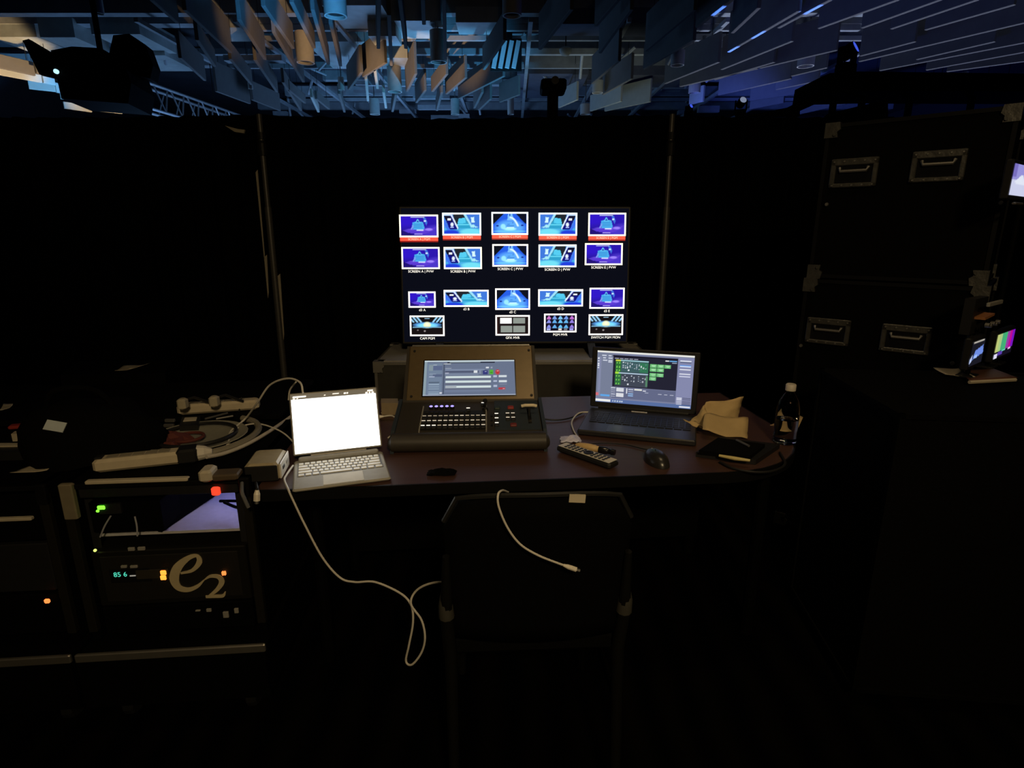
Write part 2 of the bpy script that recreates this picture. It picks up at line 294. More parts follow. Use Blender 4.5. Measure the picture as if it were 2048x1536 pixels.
# hung baffles: (near end px, far end px, height m, pale?, label)
BZ = CAM_H + 3.6
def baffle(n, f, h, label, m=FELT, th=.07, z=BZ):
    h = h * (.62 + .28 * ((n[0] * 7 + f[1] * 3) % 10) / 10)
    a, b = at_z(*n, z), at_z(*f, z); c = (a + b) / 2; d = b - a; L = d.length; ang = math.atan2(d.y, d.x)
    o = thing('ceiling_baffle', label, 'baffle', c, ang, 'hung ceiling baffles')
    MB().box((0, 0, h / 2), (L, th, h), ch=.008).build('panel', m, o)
    w = MB()
    for s in (-.35, .35): w.tube([(s * L, 0, h - .02), (s * L, 0, DZ - z)], .006, 4)
    w.build('hanger_wire', BLK2, o)
    return o
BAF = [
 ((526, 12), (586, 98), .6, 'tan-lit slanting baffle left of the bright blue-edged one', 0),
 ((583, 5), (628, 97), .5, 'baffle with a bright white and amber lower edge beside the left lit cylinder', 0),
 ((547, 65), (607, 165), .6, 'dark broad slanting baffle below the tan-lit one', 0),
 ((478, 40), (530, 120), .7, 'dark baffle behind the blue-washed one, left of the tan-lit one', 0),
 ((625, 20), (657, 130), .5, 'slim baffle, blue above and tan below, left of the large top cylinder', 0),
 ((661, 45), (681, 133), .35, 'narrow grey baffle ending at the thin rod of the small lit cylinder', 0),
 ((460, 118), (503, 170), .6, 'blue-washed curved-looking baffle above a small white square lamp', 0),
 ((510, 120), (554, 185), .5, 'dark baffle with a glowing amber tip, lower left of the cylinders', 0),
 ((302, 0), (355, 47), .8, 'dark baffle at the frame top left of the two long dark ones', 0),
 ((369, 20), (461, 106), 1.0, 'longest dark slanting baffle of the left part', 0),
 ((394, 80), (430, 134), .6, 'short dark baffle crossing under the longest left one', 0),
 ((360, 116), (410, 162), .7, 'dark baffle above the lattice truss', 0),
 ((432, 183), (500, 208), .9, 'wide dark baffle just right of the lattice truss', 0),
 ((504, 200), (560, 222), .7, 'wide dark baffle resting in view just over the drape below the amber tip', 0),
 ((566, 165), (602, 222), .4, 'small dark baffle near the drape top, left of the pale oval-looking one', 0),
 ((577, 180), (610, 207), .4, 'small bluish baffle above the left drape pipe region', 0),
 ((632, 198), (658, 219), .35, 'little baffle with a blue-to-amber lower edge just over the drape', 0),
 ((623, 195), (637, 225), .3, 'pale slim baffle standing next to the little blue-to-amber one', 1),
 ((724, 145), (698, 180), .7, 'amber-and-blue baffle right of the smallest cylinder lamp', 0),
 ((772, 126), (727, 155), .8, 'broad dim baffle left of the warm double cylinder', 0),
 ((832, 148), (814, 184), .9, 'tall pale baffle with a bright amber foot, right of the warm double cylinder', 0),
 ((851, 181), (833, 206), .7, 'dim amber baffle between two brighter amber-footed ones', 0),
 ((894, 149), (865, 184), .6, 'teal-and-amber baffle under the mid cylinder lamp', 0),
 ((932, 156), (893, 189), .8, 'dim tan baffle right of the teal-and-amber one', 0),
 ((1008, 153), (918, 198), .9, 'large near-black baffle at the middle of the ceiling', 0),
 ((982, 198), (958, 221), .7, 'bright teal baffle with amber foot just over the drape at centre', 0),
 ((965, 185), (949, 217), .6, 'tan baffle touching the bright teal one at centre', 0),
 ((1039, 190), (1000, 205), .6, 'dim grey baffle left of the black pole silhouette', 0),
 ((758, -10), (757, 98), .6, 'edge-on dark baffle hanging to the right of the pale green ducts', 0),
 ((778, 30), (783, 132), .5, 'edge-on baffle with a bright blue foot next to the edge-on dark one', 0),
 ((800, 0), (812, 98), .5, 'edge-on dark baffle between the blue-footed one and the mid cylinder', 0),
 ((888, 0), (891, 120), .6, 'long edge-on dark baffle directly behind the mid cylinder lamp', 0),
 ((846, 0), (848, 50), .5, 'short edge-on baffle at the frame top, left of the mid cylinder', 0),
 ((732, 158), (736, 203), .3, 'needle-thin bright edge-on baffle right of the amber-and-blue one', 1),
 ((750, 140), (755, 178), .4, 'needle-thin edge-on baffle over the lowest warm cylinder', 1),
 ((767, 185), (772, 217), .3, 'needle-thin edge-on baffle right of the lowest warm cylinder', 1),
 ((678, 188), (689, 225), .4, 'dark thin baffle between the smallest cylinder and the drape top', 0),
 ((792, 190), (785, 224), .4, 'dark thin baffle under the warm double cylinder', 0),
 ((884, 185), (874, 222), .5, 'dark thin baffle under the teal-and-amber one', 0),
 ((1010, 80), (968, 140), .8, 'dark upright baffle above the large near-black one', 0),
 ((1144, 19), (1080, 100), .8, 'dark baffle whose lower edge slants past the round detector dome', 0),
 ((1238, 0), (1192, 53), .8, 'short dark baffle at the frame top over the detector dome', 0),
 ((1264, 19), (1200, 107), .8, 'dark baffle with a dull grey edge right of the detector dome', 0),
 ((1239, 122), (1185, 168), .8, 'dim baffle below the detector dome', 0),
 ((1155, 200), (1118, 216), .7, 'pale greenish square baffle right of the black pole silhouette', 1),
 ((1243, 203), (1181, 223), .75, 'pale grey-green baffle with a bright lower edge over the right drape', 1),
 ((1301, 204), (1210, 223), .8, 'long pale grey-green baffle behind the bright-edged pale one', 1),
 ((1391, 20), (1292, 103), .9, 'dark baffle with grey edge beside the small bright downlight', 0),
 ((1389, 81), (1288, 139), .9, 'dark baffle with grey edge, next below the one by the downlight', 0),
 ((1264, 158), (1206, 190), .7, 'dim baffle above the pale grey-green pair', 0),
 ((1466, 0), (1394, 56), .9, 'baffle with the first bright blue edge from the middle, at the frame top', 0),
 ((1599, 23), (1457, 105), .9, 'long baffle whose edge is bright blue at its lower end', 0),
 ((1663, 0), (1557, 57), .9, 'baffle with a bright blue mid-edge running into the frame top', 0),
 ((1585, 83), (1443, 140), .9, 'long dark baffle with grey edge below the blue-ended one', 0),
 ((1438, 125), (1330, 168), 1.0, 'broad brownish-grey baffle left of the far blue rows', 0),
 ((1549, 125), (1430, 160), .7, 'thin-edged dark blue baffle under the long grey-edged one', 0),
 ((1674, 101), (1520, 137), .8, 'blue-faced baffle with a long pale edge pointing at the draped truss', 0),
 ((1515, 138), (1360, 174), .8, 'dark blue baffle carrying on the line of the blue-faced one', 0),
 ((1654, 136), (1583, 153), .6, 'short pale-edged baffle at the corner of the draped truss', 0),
 ((1582, 158), (1437, 191), .7, 'far blue-grey baffle with a broken pale edge', 0),
 ((1638, 162), (1552, 180), .6, 'far blue baffle just left of the draped truss', 0),
 ((1636, 182), (1500, 202), .6, 'lowest bright blue baffle over the right part of the drape', 0),
 ((1407, 203), (1379, 210), .5, 'small pale baffle above the domed light with blue lens', 1),
 ((1568, 206), (1500, 219), .5, 'farthest blue baffle right of the black moving head', 0),
 ((1518, 17), (1465, 67), .9, 'dark baffle between the first blue-edged one and the blue-ended one', 0),
 ((1798, 0), (1637, 58), .9, 'baffle with a pale blue edge crossing the frame top right of the blue mid-edged one', 0),
 ((1883, 0), (1724, 57), .9, 'second pale-edged baffle to the right along the frame top', 0),
 ((1957, 0), (1782, 59), .9, 'third pale-edged baffle to the right along the frame top', 0),
 ((2030, 10), (1850, 61), .9, 'fourth pale-edged baffle along the frame top, the dimmest', 0),
 ((1831, 84), (1720, 113), .7, 'short pale-edged baffle right above the light on the draped truss', 0),
 ((2060, 44), (1718, 124), .9, 'very long baffle starting behind the light on the draped truss', 0),
 ((2060, 84), (1759, 142), .8, 'very long baffle with its far end just over the draped truss', 0),
 ((1990, 84), (1833, 120), .7, 'dim broad baffle between the two very long ones', 0),
 ((2060, 103), (1852, 141), .7, 'dim grey baffle next to last above the draped truss', 0),
 ((2060, 122), (1893, 144), .7, 'dim grey baffle, the last one above the draped truss at right', 0),
 ((1775, 190), (1598, 229), .5, 'thin pale-edged baffle glimpsed under the draped truss at its left', 0),
 ((1870, 179), (1815, 192), .5, 'pale edge of a baffle in the slot under the truss, first from left', 0),
 ((1930, 178), (1868, 193), .5, 'pale edge of a baffle in the slot under the truss, second from left', 0),
 ((2020, 180), (1960, 194), .5, 'pale edge of a baffle in the slot under the truss, third from left', 0),
 ((-12, 134), (70, 152), .45, 'warm-lit baffle at the left frame border', 0),
 ((72, 147), (102, 154), .45, 'blue-lit short baffle following the warm one at the left border', 0),
 ((-12, 148), (84, 166), .25, 'pale blue-edged baffle beneath the warm one at the left border', 1),
 ((86, 166), (110, 171), .25, 'short amber-tipped baffle next to the black projector', 1),
 ((58, 178), (112, 184), .3, 'white-blue baffle two rows under the warm left one', 1),
 ((112, 185), (150, 191), .3, 'pale blue baffle running behind the black projector base', 1),
 ((121, 198), (194, 208), .3, 'pale blue baffle below the black projector', 1),
 ((194, 208), (243, 219), .3, 'amber-edged baffle below the black projector and left of the truss', 1),
 ((128, 217), (184, 225), .3, 'cyan-edged baffle lowest at the left, just over the drape', 1),
 ((181, 221), (245, 228), .3, 'dim tan baffle lowest beside the cyan-edged one', 1),
]
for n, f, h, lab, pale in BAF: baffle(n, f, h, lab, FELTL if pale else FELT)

# cylinder pendant lamps (left px, right px, bottom px, top px)
def pendant(x0, x1, yb, yt, label, m=LAMPG):
    p = at_z((x0 + x1) / 2, yb, BZ); Z = (p - EYE).dot(FW); r = (x1 - x0) / 2 * Z / FPX
    q = at_y((x0 + x1) / 2, yt, p.y); h = min(max(.3, q.z - BZ), DZ - BZ - .15)
    o = thing('cylinder_lamp', label, 'lamp', p, 0, 'cylinder lamps hung among the baffles')
    MB().lathe([(r * .86, .06), (r * .86, .0), (r, 0), (r, h), (r * .9, h + .01), (.02, h + .012)], n=20).build('shade', m, o, True)
    MB().lathe([(r * .8, .05), (r * .8, .065)], n=16).build('reflector', BLK2, o)
    MB().tube([(0, 0, h), (0, 0, DZ - BZ)], .015, 6).build('stem', STEEL, o)
    return o
for a in ((649, 694, 33, -60, 'large blue-grey cylinder lamp at the frame top left of centre'), (594, 629, 126, 65, 'warm-lit cylinder lamp behind the bright-edged baffle'), (677, 689, 180, 159, 'smallest warm cylinder lamp on a thin rod'),
          (776, 804, 184, 130, 'warm double-toned cylinder lamp at centre left'), (861, 894, 125, 62, 'brown-lit mid cylinder lamp over the teal-and-amber baffle'), (740, 760, 229, 198, 'lowest warm cylinder lamp partly sunk behind the drape'),
          (1005, 1043, 32, -50, 'dark cylinder lamp with a blue streak at the frame top centre'), (902, 919, 229, 198, 'dim cylinder lamp just over the drape under the dim tan baffle'), (1015, 1028, 229, 190, 'dim slender cylinder lamp left of the black pole'),
          (190, 208, 28, -50, 'lilac-grey cylinder lamp at the frame top left'), (1377, 1400, 186, 168, 'dark cylinder lamp with bright rims over the domed light'), (1341, 1368, 131, 108, 'dark cylinder lamp with one bright spot under the grey-edged baffles'),
          (1184, 1206, 186, 166, 'dark cylinder lamp over the pale grey-green pair'), (1160, 1181, 229, 217, 'pale cylinder lamp just over the drape right of the greenish square baffle'), (1595, 1627, 133, 118, 'dark cylinder lamp near the corner of the draped truss'),
          (497, 506, 178, 160, 'little pale lamp under the blue-washed baffle')): pendant(*a)
p = at_z(1131, 112, BZ + .35)
o = thing('detector_dome', 'grey round detector dome hanging among dark baffles at centre right', 'detector', p)
MB().lathe([(.02, 0), (.09, .02), (.14, .08), (.15, .14), (.1, .18)], n=18).build('dome', FELTL, o, True)
MB().tube([(0, 0, .17), (0, 0, DZ - p.z)], .015, 6).build('stem', BLK2, o)
for x, y, lab, s in ((1316, 31, 'small bright white downlight right of centre', 3.0), (1305, 45, 'small cyan-white downlight under the bright white one', .5)):
    p = at_z(x, y, BZ + .9)
    o = thing('downlight', lab, 'lamp', p, 0)
    MB().lathe([(.09, 0), (.11, .0), (.11, .16), (.05, .18)], n=16).build('housing', BLK2, o)
    MB().lathe([(.085, -.004), (.085, .01)], n=16).build('lens', glow('downlight_glow%d' % int(s * 10), (1, .98, .9) if s > 1 else (.5, .8, .95), s), o)
    MB().tube([(0, 0, .17), (0, 0, DZ - p.z)], .015, 6).build('stem', BLK2, o)

# lattice truss at the left
t0, t1 = at_z(225, 140, 4.84), at_z(480, 231, 4.84)
tr = thing('lattice_truss', 'grey aluminium lattice truss over the left drape', 'truss', t0, math.atan2((t1 - t0).y, (t1 - t0).x))
L = (t1 - t0).length; HT = .57
for z in (0, -HT):
    for y in (0, .4): MB().tube([(0, y, z), (L, y, z)], .035, 8).build('chord', TRUSSM, tr)
nb = int(L / .62)
for k in range(nb):
    x = k * L / nb
    MB().tube([(x, 0, 0), (x + L / nb * .55, 0, -HT)], .02, 6).build('lacing', TRUSSM, tr)
    MB().tube([(x + L / nb * .55, 0, -HT), (x + L / nb * .8, 0, 0)], .02, 6).build('lacing', TRUSSM, tr)
    MB().tube([(x, .4, -HT), (x + L / nb * .5, .4, 0)], .018, 6).build('lacing', TRUSSM, tr)
for x in (1.0, L - 1): MB().tube([(x, .2, 0), (x, .2, DZ - 4.84)], .012, 5).build('hanger_wire', BLK2, tr)
# black projector silhouette in front of it
pj = at_y(193, 200, 9.0)
o = thing('projector', 'big black hanging projector in front of the lattice truss', 'projector', pj, R(12))
s = 9.3 / FPX
MB().prism([(-55 * s, 0), (50 * s, -4 * s), (60 * s, 30 * s), (52 * s, 66 * s), (20 * s, 84 * s), (-25 * s, 84 * s), (-58 * s, 76 * s)], 'y', 0, .9).build('body', BLK, o)
MB().prism([(-104 * s, 92 * s), (-94 * s, 95 * s), (-60 * s, 74 * s), (-58 * s, 34 * s), (-88 * s, 40 * s)], 'y', .1, .2).build('door_flap', BLK, o)
MB().prism([(22 * s, 80 * s), (34 * s, 112 * s), (60 * s, 116 * s), (84 * s, 100 * s), (92 * s, 66 * s), (84 * s, 44 * s), (56 * s, 50 * s)], 'y', .2, .5).build('bracket', BLK, o)
MB().tube([(0, .4, 84 * s), (0, .4, DZ - pj.z)], .04, 8).build('pole', BLK, o)
MB().lathe([(.03, 0), (.03, .03)], (-53 * s, -.03, 42 * s), 12, rotmat(x=R(90))).build('indicator', glow('projector_glow', (.5, .85, 1), 1.2), o)

# ------------------------------------------------------------------ pipe and drape
DY = 5.0; DTOP = at_y(1000, 229, DY).z
def drape(name, x0, x1, label, seed):
    rg = random.Random(seed); n = int((x1 - x0) * 26); a = []
    o = thing(name, label, 'drape', ((x0 + x1) / 2, DY + (.0 if seed != 2 else .05), 0), 0, 'black drape panels')
    mb = MB(); vs = []
    for j, z in enumerate((.02, .6, 1.3, 1.9, DTOP - .06, DTOP)):
        for i in range(n + 1):
            t = i / n; amp = (.05 if j < 4 else .03) * (1 + .4 * math.sin(i * .37 + seed))
            vs.append((x0 + (x1 - x0) * t - (x0 + x1) / 2, .06 + amp * math.sin(i * 1.25 + seed), z + (.012 * math.sin(t * 3.1416 * 2 + seed) if j == 5 else 0)))
    fs = [(j * (n + 1) + i, j * (n + 1) + i + 1, (j + 1) * (n + 1) + i + 1, (j + 1) * (n + 1) + i) for j in range(5) for i in range(n)]
    mb.add(vs, fs); c = mb.build('cloth', VELVET, o, True)
    md = c.modifiers.new('thick', 'SOLIDIFY'); md.thickness = .006
    MB().tube([((x0 - x1) / 2, .19, DTOP - .06), ((x1 - x0) / 2, .19, DTOP - .06)], .02, 8).build('top_bar', BLK2, o)
    return o
XL, XR = -1.96, 1.26
drape('black_drape', -6.0, XL + .05, 'black pleated drape left of the left upright pipe', 1)
drape('black_drape', XL - .05, XR + .05, 'black pleated drape behind the multiview monitor, between the two pipes', 2)
drape('black_drape', XR - .05, 6.5, 'black pleated drape right of the right pipe behind the stacked cases', 3)
def upright(px_top, px_bot, label, strips):
    a = at_y(*px_top, DY - .12); b = at_y(*px_bot, DY - .12); d = (a - b) / (a.z - b.z)
    base = b - d * b.z
    o = thing('drape_pipe', label, 'pipe', (base.x, base.y, 0), 0)
    def P(z): return Vector((d.x * z, 0, z))
    MB().tube([P(.03), P(1.62)], .027, 12).build('lower_tube', PIPE, o, True)
    MB().tube([P(1.62), P(DTOP - .02)], .021, 12).build('upper_tube', PIPE, o, True)
    MB().lathe([(.034, 0), (.036, .03), (.036, .09), (.03, .11)], P(DTOP - .32), 14).build('collar', BLK2, o)
    MB().lathe([(.034, 0), (.034, .05)], P(DTOP - .2), 14).build('collar', BLK2, o)
    MB().box((0, 0, .012), (.4, .4, .024), ch=.004).build('base_plate', ALUD, o)
    for (z0, z1, off, w) in strips:  # pale strips put in for the light showing between drape and pipe
        MB().prism([(P(z0).x + off - w * .2, z0), (P(z0).x + off + w * .3, z0 + .05), (P(z1).x + off + w, z1), (P(z1).x + off - w * .1, z1 - .02)], 'y', -.035, -.028).build('gap_light_strip', PAPER, o, label='pale strip in place of light through the drape gap')
    return o
upright((519, 240), (568, 745), 'steel drape upright with pale strips in place of gap light, left of the monitor', [(.9, 1.25, -.055, .022), (1.2, 1.9, -.055, .016), (.55, 1.1, .04, .02)])
upright((1344, 240), (1317, 700), 'plain steel drape upright right of the monitor', [])
p = at_y(452, 252, DY - .1)
tag(MB().prism([(p.x, p.z), (p.x + .07, p.z - .045), (p.x + .14, p.z - .055), (p.x + .15, p.z - .03), (p.x + .1, p.z - .025)], 'y', p.y - .02, p.y).build('cloth_strap', PAPER), 'small pale hook-shaped strap pinned high on the left drape', 'strap')

# black draped truss above the drape at right, with its lights
TY = 5.35
def P2(x, y): q = at_y(x, y, TY); return (q.x, q.z)
o = thing('draped_truss', 'black cloth-wrapped truss above the drape at upper right', 'truss', (0, 0, 0))
MB().prism([P2(1640, 186), P2(1646, 152), P2(1660, 146), P2(1720, 143), P2(2300, 150), P2(2300, 184), P2(1780, 182)], 'y', TY, TY + .5).build('upper_wrap', VELVET, o)
MB().prism([P2(1490, 232), P2(1575, 215), P2(1645, 180), P2(1658, 196), P2(1600, 222), P2(1600, 232)], 'y', TY, TY + .05).build('side_drape', VELVET, o)
MB().prism([P2(1770, 200), P2(1776, 196), P2(1776, 236), P2(1650, 236), P2(1660, 226)], 'y', TY, TY + .05).build('lower_wrap', VELVET, o)
for x in (1700, 1760, 1860, 1990):
    a, b = P2(x, 180), P2(x, 240); MB().tube([(a[0], TY + .25, a[1]), (a[0], TY + .25, 0)], .03, 6).build('post', BLK, o)
def moving_head(px, py, Y, w, label, lens_c, yaw, stand=None):
    p = at_y(px, py, Y); k = w
    o = thing('moving_head_light', label, 'stage light', p, yaw)
    MB().box((0, 0, .16 * k), (.55 * k, .4 * k, .28 * k), ch=.04 * k).build('base', BLK, o)
    for s in (-1, 1): MB().box((s * .27 * k, 0, .5 * k), (.08 * k, .22 * k, .5 * k), ch=.02 * k).build('yoke_arm', BLK, o)
    rm = rotmat(x=R(62), z=R(25))
    MB().lathe([(.12 * k, -.25 * k), (.2 * k, -.18 * k), (.22 * k, .12 * k), (.2 * k, .24 * k)], (0, 0, .62 * k), 18, rm).build('head', BLK, o, True)
    MB().lathe([(.17 * k, .23 * k), (.17 * k, .25 * k)], (0, 0, .62 * k), 16, rm).build('lens', lens_c, o)
    if stand is not None:
        MB().tube([(0, 0, .05), (0, 0, stand - p.z)], .05, 8).build('pole', BLK, o)
    return o
BL = glow('blue_lens', (.06, .12, .9), .8); PL = glow('pale_lens', (.5, .6, .9), .35)
moving_head(1690, 148, 5.5, .27, 'black moving head with a glowing blue lens on the draped truss', BL, R(20))
moving_head(1480, 232, 6.6, .2, 'black moving head with a pale lens above the right drape', PL, R(-20), 0)
moving_head(1377, 232, 6.8, .13, 'small black domed light with violet-blue lens above the drape', BL, R(10), 0)
a = at_y(1105, 232, 6.2)
o = thing('camera_on_stand', 'black camera silhouette on a pole above the drape centre', 'camera', (a.x, a.y, 0))
MB().tube([(0, 0, 0), (0, 0, a.z + .22)], .055, 10).build('pole', BLK, o)
MB().box((0, 0, a.z + .255), (.24, .3, .10), ch=.015).build('body', BLK, o)
MB().lathe([(.035, 0), (.035, .08)], (0, -.23, a.z + .25), 14, rotmat(x=R(90))).build('lens', BLKGL, o)
MB().box((.07, .05, a.z + .32), (.05, .12, .035), ch=.01).build('viewfinder', BLK, o)

# ------------------------------------------------------------------ flight cases
def flight_case(t, w, d, z0, z1, handles, caps=True, trim=None, body=None, cap_m=None):
    """box from x 0..w, y 0..d (front face y=0)"""
    body = body or BLK; trim = trim or EDGE; cap_m = cap_m or ZINC
    h = z1 - z0
    MB().box((w / 2, d / 2, (z0 + z1) / 2), (w - .01, d - .01, h - .01)).build('body', body, t)
    e = .014
    for x in (0, w):
        for y in (0, d): MB().box((x + (e if x == 0 else -e) * .4, y + (e if y == 0 else -e) * .4, (z0 + z1) / 2), (e, e, h)).build('edge_trim', trim, t)
    for z in (z0 + e * .4, z1 - e * .4):
        for y in (0, d): MB().box((w / 2, y + (e if y == 0 else -e) * .4, z), (w, e, e)).build('edge_trim', trim, t)
        for x in (0, w): MB().box((x + (e if x == 0 else -e) * .4, d / 2, z), (e, d, e)).build('edge_trim', trim, t)
    if caps:
        for x in (0, w):
            for z in (z0, z1):
                sx, sz = (1 if x == 0 else -1), (1 if z == z0 else -1)
                for y in (0, d):
                    sy = 1 if y == 0 else -1
                    c = MB().prism([(x - sx * .006, z - sz * .006), (x + sx * .045, z - sz * .006), (x + sx * .05, z + sz * .02), (x + sx * .038, z + sz * .03), (x + sx * .042, z + sz * .05), (x - sx * .006, z + sz * .05)], 'y', y - sy * .008, y + sy * .045)
                    c.lathe([(.006, 0), (.006, .004)], (x + sx * .032, y - sy * .011, z + sz * .04), 8, rotmat(x=R(90))).build('corner_cap', cap_m, t)
    for (hx, hz) in handles:
        W, Hh = .165, .105
        fr = MB()
        fr.box((hx, -.004, hz + Hh / 2 - .01), (W, .012, .026), ch=.003).box((hx, -.004, hz - Hh / 2 + .008), (W, .012, .016), ch=.003)
        fr.box((hx - W / 2 + .009, -.004, hz), (.018, .012, Hh), ch=.003).box((hx + W / 2 - .009, -.004, hz), (.018, .012, Hh), ch=.003)
        f = fr.build('handle_dish', ZINC, t)
        MB().box((hx, -.001, hz), (W - .03, .004, Hh - .03)).build('dish_plate', BLKGL, f)
        MB().tube([(hx - .05, -.008, hz + .022), (hx - .045, -.014, hz + .008), (hx + .045, -.014, hz + .008), (hx + .05, -.008, hz + .022)], .006, 8).build('grip', STEEL, f)
        rv = MB()
        for k in range(5):
            for q in (-1, 1): rv.lathe([(.004, 0), (.003, .003)], (hx - W / 2 + .012 + k * (W - .024) / 4, -.010, hz + q * (Hh / 2 - .008)), 8, rotmat(x=R(90)))
        rv.build('rivets', STEEL, f, kind='stuff')
case_yaw = R(-40.9); CP = Vector((1.25, 2.5, 0))
lo = thing('flight_case', 'lower black flight case of the right stack, under the taller view of handles', 'case', CP + Vector((-.012, -.004, 0)), case_yaw, 'stacked black flight cases')
CW = .587
flight_case(lo, CW + .02, .6, .12, 1.242, [(.11, 1.03), (.385, 1.03)])
for x in (.08, CW - .06):
    for y in (.08, .52): MB().lathe([(.05, -.018), (.058, -.012), (.058, .012), (.05, .018)], (x, y, .06), 14, rotmat(x=0, y=R(90))).build('caster', BLK2, lo)
hi = thing('flight_case', 'upper black flight case of the right stack, with two recessed handles', 'case', CP + Vector((0, 0, 1.252)), case_yaw, 'stacked black flight cases')
flight_case(hi, CW, .58, 0, .592, [(.115, .405), (.385, .412)])
for q, x0, z0 in ((hi, .02, .29), (hi, .57, .28), (lo, .0, .96), (lo, .53, .96)):
    MB().lathe([(.008, 0), (.006, .006)], (x0 + .015, -.006, z0), 8, rotmat(x=R(90))).build('rivet', STEEL, q)

# monitor rack at the far right, and the black case it stands over
md = Vector((math.sin(R(52)), math.cos(R(52)), 0)); mp0 = Vector((1.50, 1.875, 0)); myaw = math.atan2(md.y, md.x); mn = Vector((md.y, -md.x, 0))
SM = screen_mat('preview_screen', 1.0)
def mloc(x, y): q = at_plane(x, y, mp0, mn) - mp0; return q.dot(md), q.z
def preview(pts, pic, label, foot):
    q = [mloc(*p) for p in pts]; x0 = (q[0][0] + q[3][0]) / 2; x1 = (q[1][0] + q[2][0]) / 2; z1 = (q[0][1] + q[1][1]) / 2; z0 = (q[2][1] + q[3][1]) / 2
    w, h = x1 - x0, z1 - z0
    t = thing('preview_monitor', label, 'monitor', mp0 + md * ((x0 + x1) / 2) + Vector((0, 0, z0 - .012)), myaw, 'small preview monitors')
    MB().box((0, .012, h / 2 + .012), (w + .016, .022, h + .026), ch=.004).build('housing', BLK2, t)
    me = pic.mesh('screen', w, h); me.materials.append(SM); s = link('screen', me, t); s.location = (0, -.0005, h / 2 + .012)
    zb = .957 - (z0 - .012); st_ = .02 if foot == 0 else w * .7
    MB().tube([(st_, .02, zb), (st_, .02, .03)], .008, 8).build('stand', BLK, t); MB().box((st_, .02, zb + .004), (.07, .05, .008), ch=.002).build('foot', BLK2, t)
    return t
pc = Pic(30, 24, (25, 25, 35)); pc.poly([(.3, .4), (.9, .25), (1, .6), (.2, .75)], (110, 140, 225)); pc.poly([(0, .7), (.15, .55), (.15, .8), (0, .9)], (190, 205, 245)); pc.rect(.3, .6, .55, .72, (160, 190, 250)); pc.rect(.1, 0, .9, .05, (180, 175, 165))
preview([(1944, 688), (1968, 676), (1966, 720), (1938, 735)], pc, 'small preview monitor with a dark blue picture, left of the colour-bar one', 0)
pc = Pic(60, 40, (20, 15, 30))
for k, c in enumerate([(190, 200, 120), (165, 200, 130), (70, 170, 120), (60, 180, 115), (150, 60, 160), (190, 10, 150), (120, 20, 190)]): pc.rect(k / 7, 0, (k + 1) / 7, .72, c)
pc.rect(0, .8, .18, 1, (225, 220, 250)); pc.rect(.2, .76, .45, .9, (90, 60, 170)); pc.rect(.75, .72, .9, .8, (235, 190, 240)); pc.rect(.4, .72, .6, .78, (110, 210, 190))
preview([(1994, 673), (2031, 656), (2022, 700), (1987, 722)], pc, 'small preview monitor showing bright vertical colour bars', 0)
pc = Pic(30, 24, (150, 145, 215)); pc.rect(0, .5, 1, 1, (205, 208, 235)); pc.poly([(.1, .6), (.5, .3), (.9, .65)], (225, 230, 245)); pc.rect(0, 0, .2, .4, (120, 110, 190))
m3 = preview([(2025, 334), (2064, 326), (2058, 390), (2020, 395)], pc, 'lilac-white preview monitor high on a pole at the right frame border', 1)
MB().box((0, -.003, -.012), (.09, .012, .008), ch=.002).build('rail', STEEL, m3)
q = mloc(1976, 634); gs = thing('gadget_shelf', 'small orange-brown shelf with tiny knobs behind the colour-bar monitor', 'shelf', mp0 + md * q[0] + Vector((0, .03, q[1])), myaw)
MB().box((0, .0, 0), (.10, .05, .008), rotmat(y=R(-4))).build('shelf_board', mat('orange_wood', (.35, .14, .05), .5), gs)
MB().box((.0, -.03, .045), (.15, .01, .014), ch=.002).build('front_rail', GREYP, gs)
for k in range(5): MB().lathe([(.008, 0), (.007, .012)], (-.06 + k * .03, -.03, -.022 - .004 * (k % 2)), 10, rotmat(x=R(90))).build('knob', STEEL, gs)
MB().box((0, .02, .0), (.14, .03, .12)).build('back_plate', BLK2, gs); MB().tube([(.05, .03, .957 - q[1]), (.05, .03, .0)], .01, 8).build('post', BLK2, gs)

bc = thing('black_case_table', 'low black case in front of the right stack, holding papers', 'case', (1.06, 1.52, 0), R(-6))
flight_case(bc, .95, .55, .05, .955, [], caps=False, body=CLOTH, trim=CLOTH)
def sheet(name, px, z, label, m=PAPER, cat='paper', curl=.01):
    pts = [at_z(*p, z) for p in px]; c = sum(pts, Vector()) / len(pts); mb = MB(); n = 6; vs = []
    for j in range(n + 1):
        for i in range(n + 1):
            u, v = i / n, j / n; a = pts[0].lerp(pts[1], u); b = pts[3].lerp(pts[2], u); q = a.lerp(b, v) - c
            q.z = .002 + curl * (max(0, u - .6) ** 2 + max(0, .3 - v) ** 2) * 3; vs.append(q)
    fs = [(j * (n + 1) + i, (j + 1) * (n + 1) + i, (j + 1) * (n + 1) + i + 1, j * (n + 1) + i + 1) for j in range(n) for i in range(n)]
    mb.add(vs, fs); o = mb.build(name, m, None, True); o.location = c
    md_ = o.modifiers.new('thick', 'SOLIDIFY'); md_.thickness = .0012; md_.offset = 1
    return tag(o, label, cat)
sheet('paper_sheet', [(1866, 738), (1920, 742), (1950, 758), (1890, 750)], .958, 'tan paper leaf lying on the black case at right, left of the wooden tray', curl=.01)
tray = sheet('wooden_tray', [(1915, 741), (1985, 738), (2035, 757), (1940, 764)], .958, 'dark reddish board on the black case at right, below the preview monitors', mat('red_board', (.12, .045, .02), .6), 'board', 0)
a, b = at_z(1938, 768, .958), at_z(2030, 763, .958)
tag(MB().tube([a + Vector((0, 0, .006)), b + Vector((0, 0, .006))], .006, 6).build('paper_roll', PAPER), 'thin pale rolled paper strip along the reddish board', 'paper')

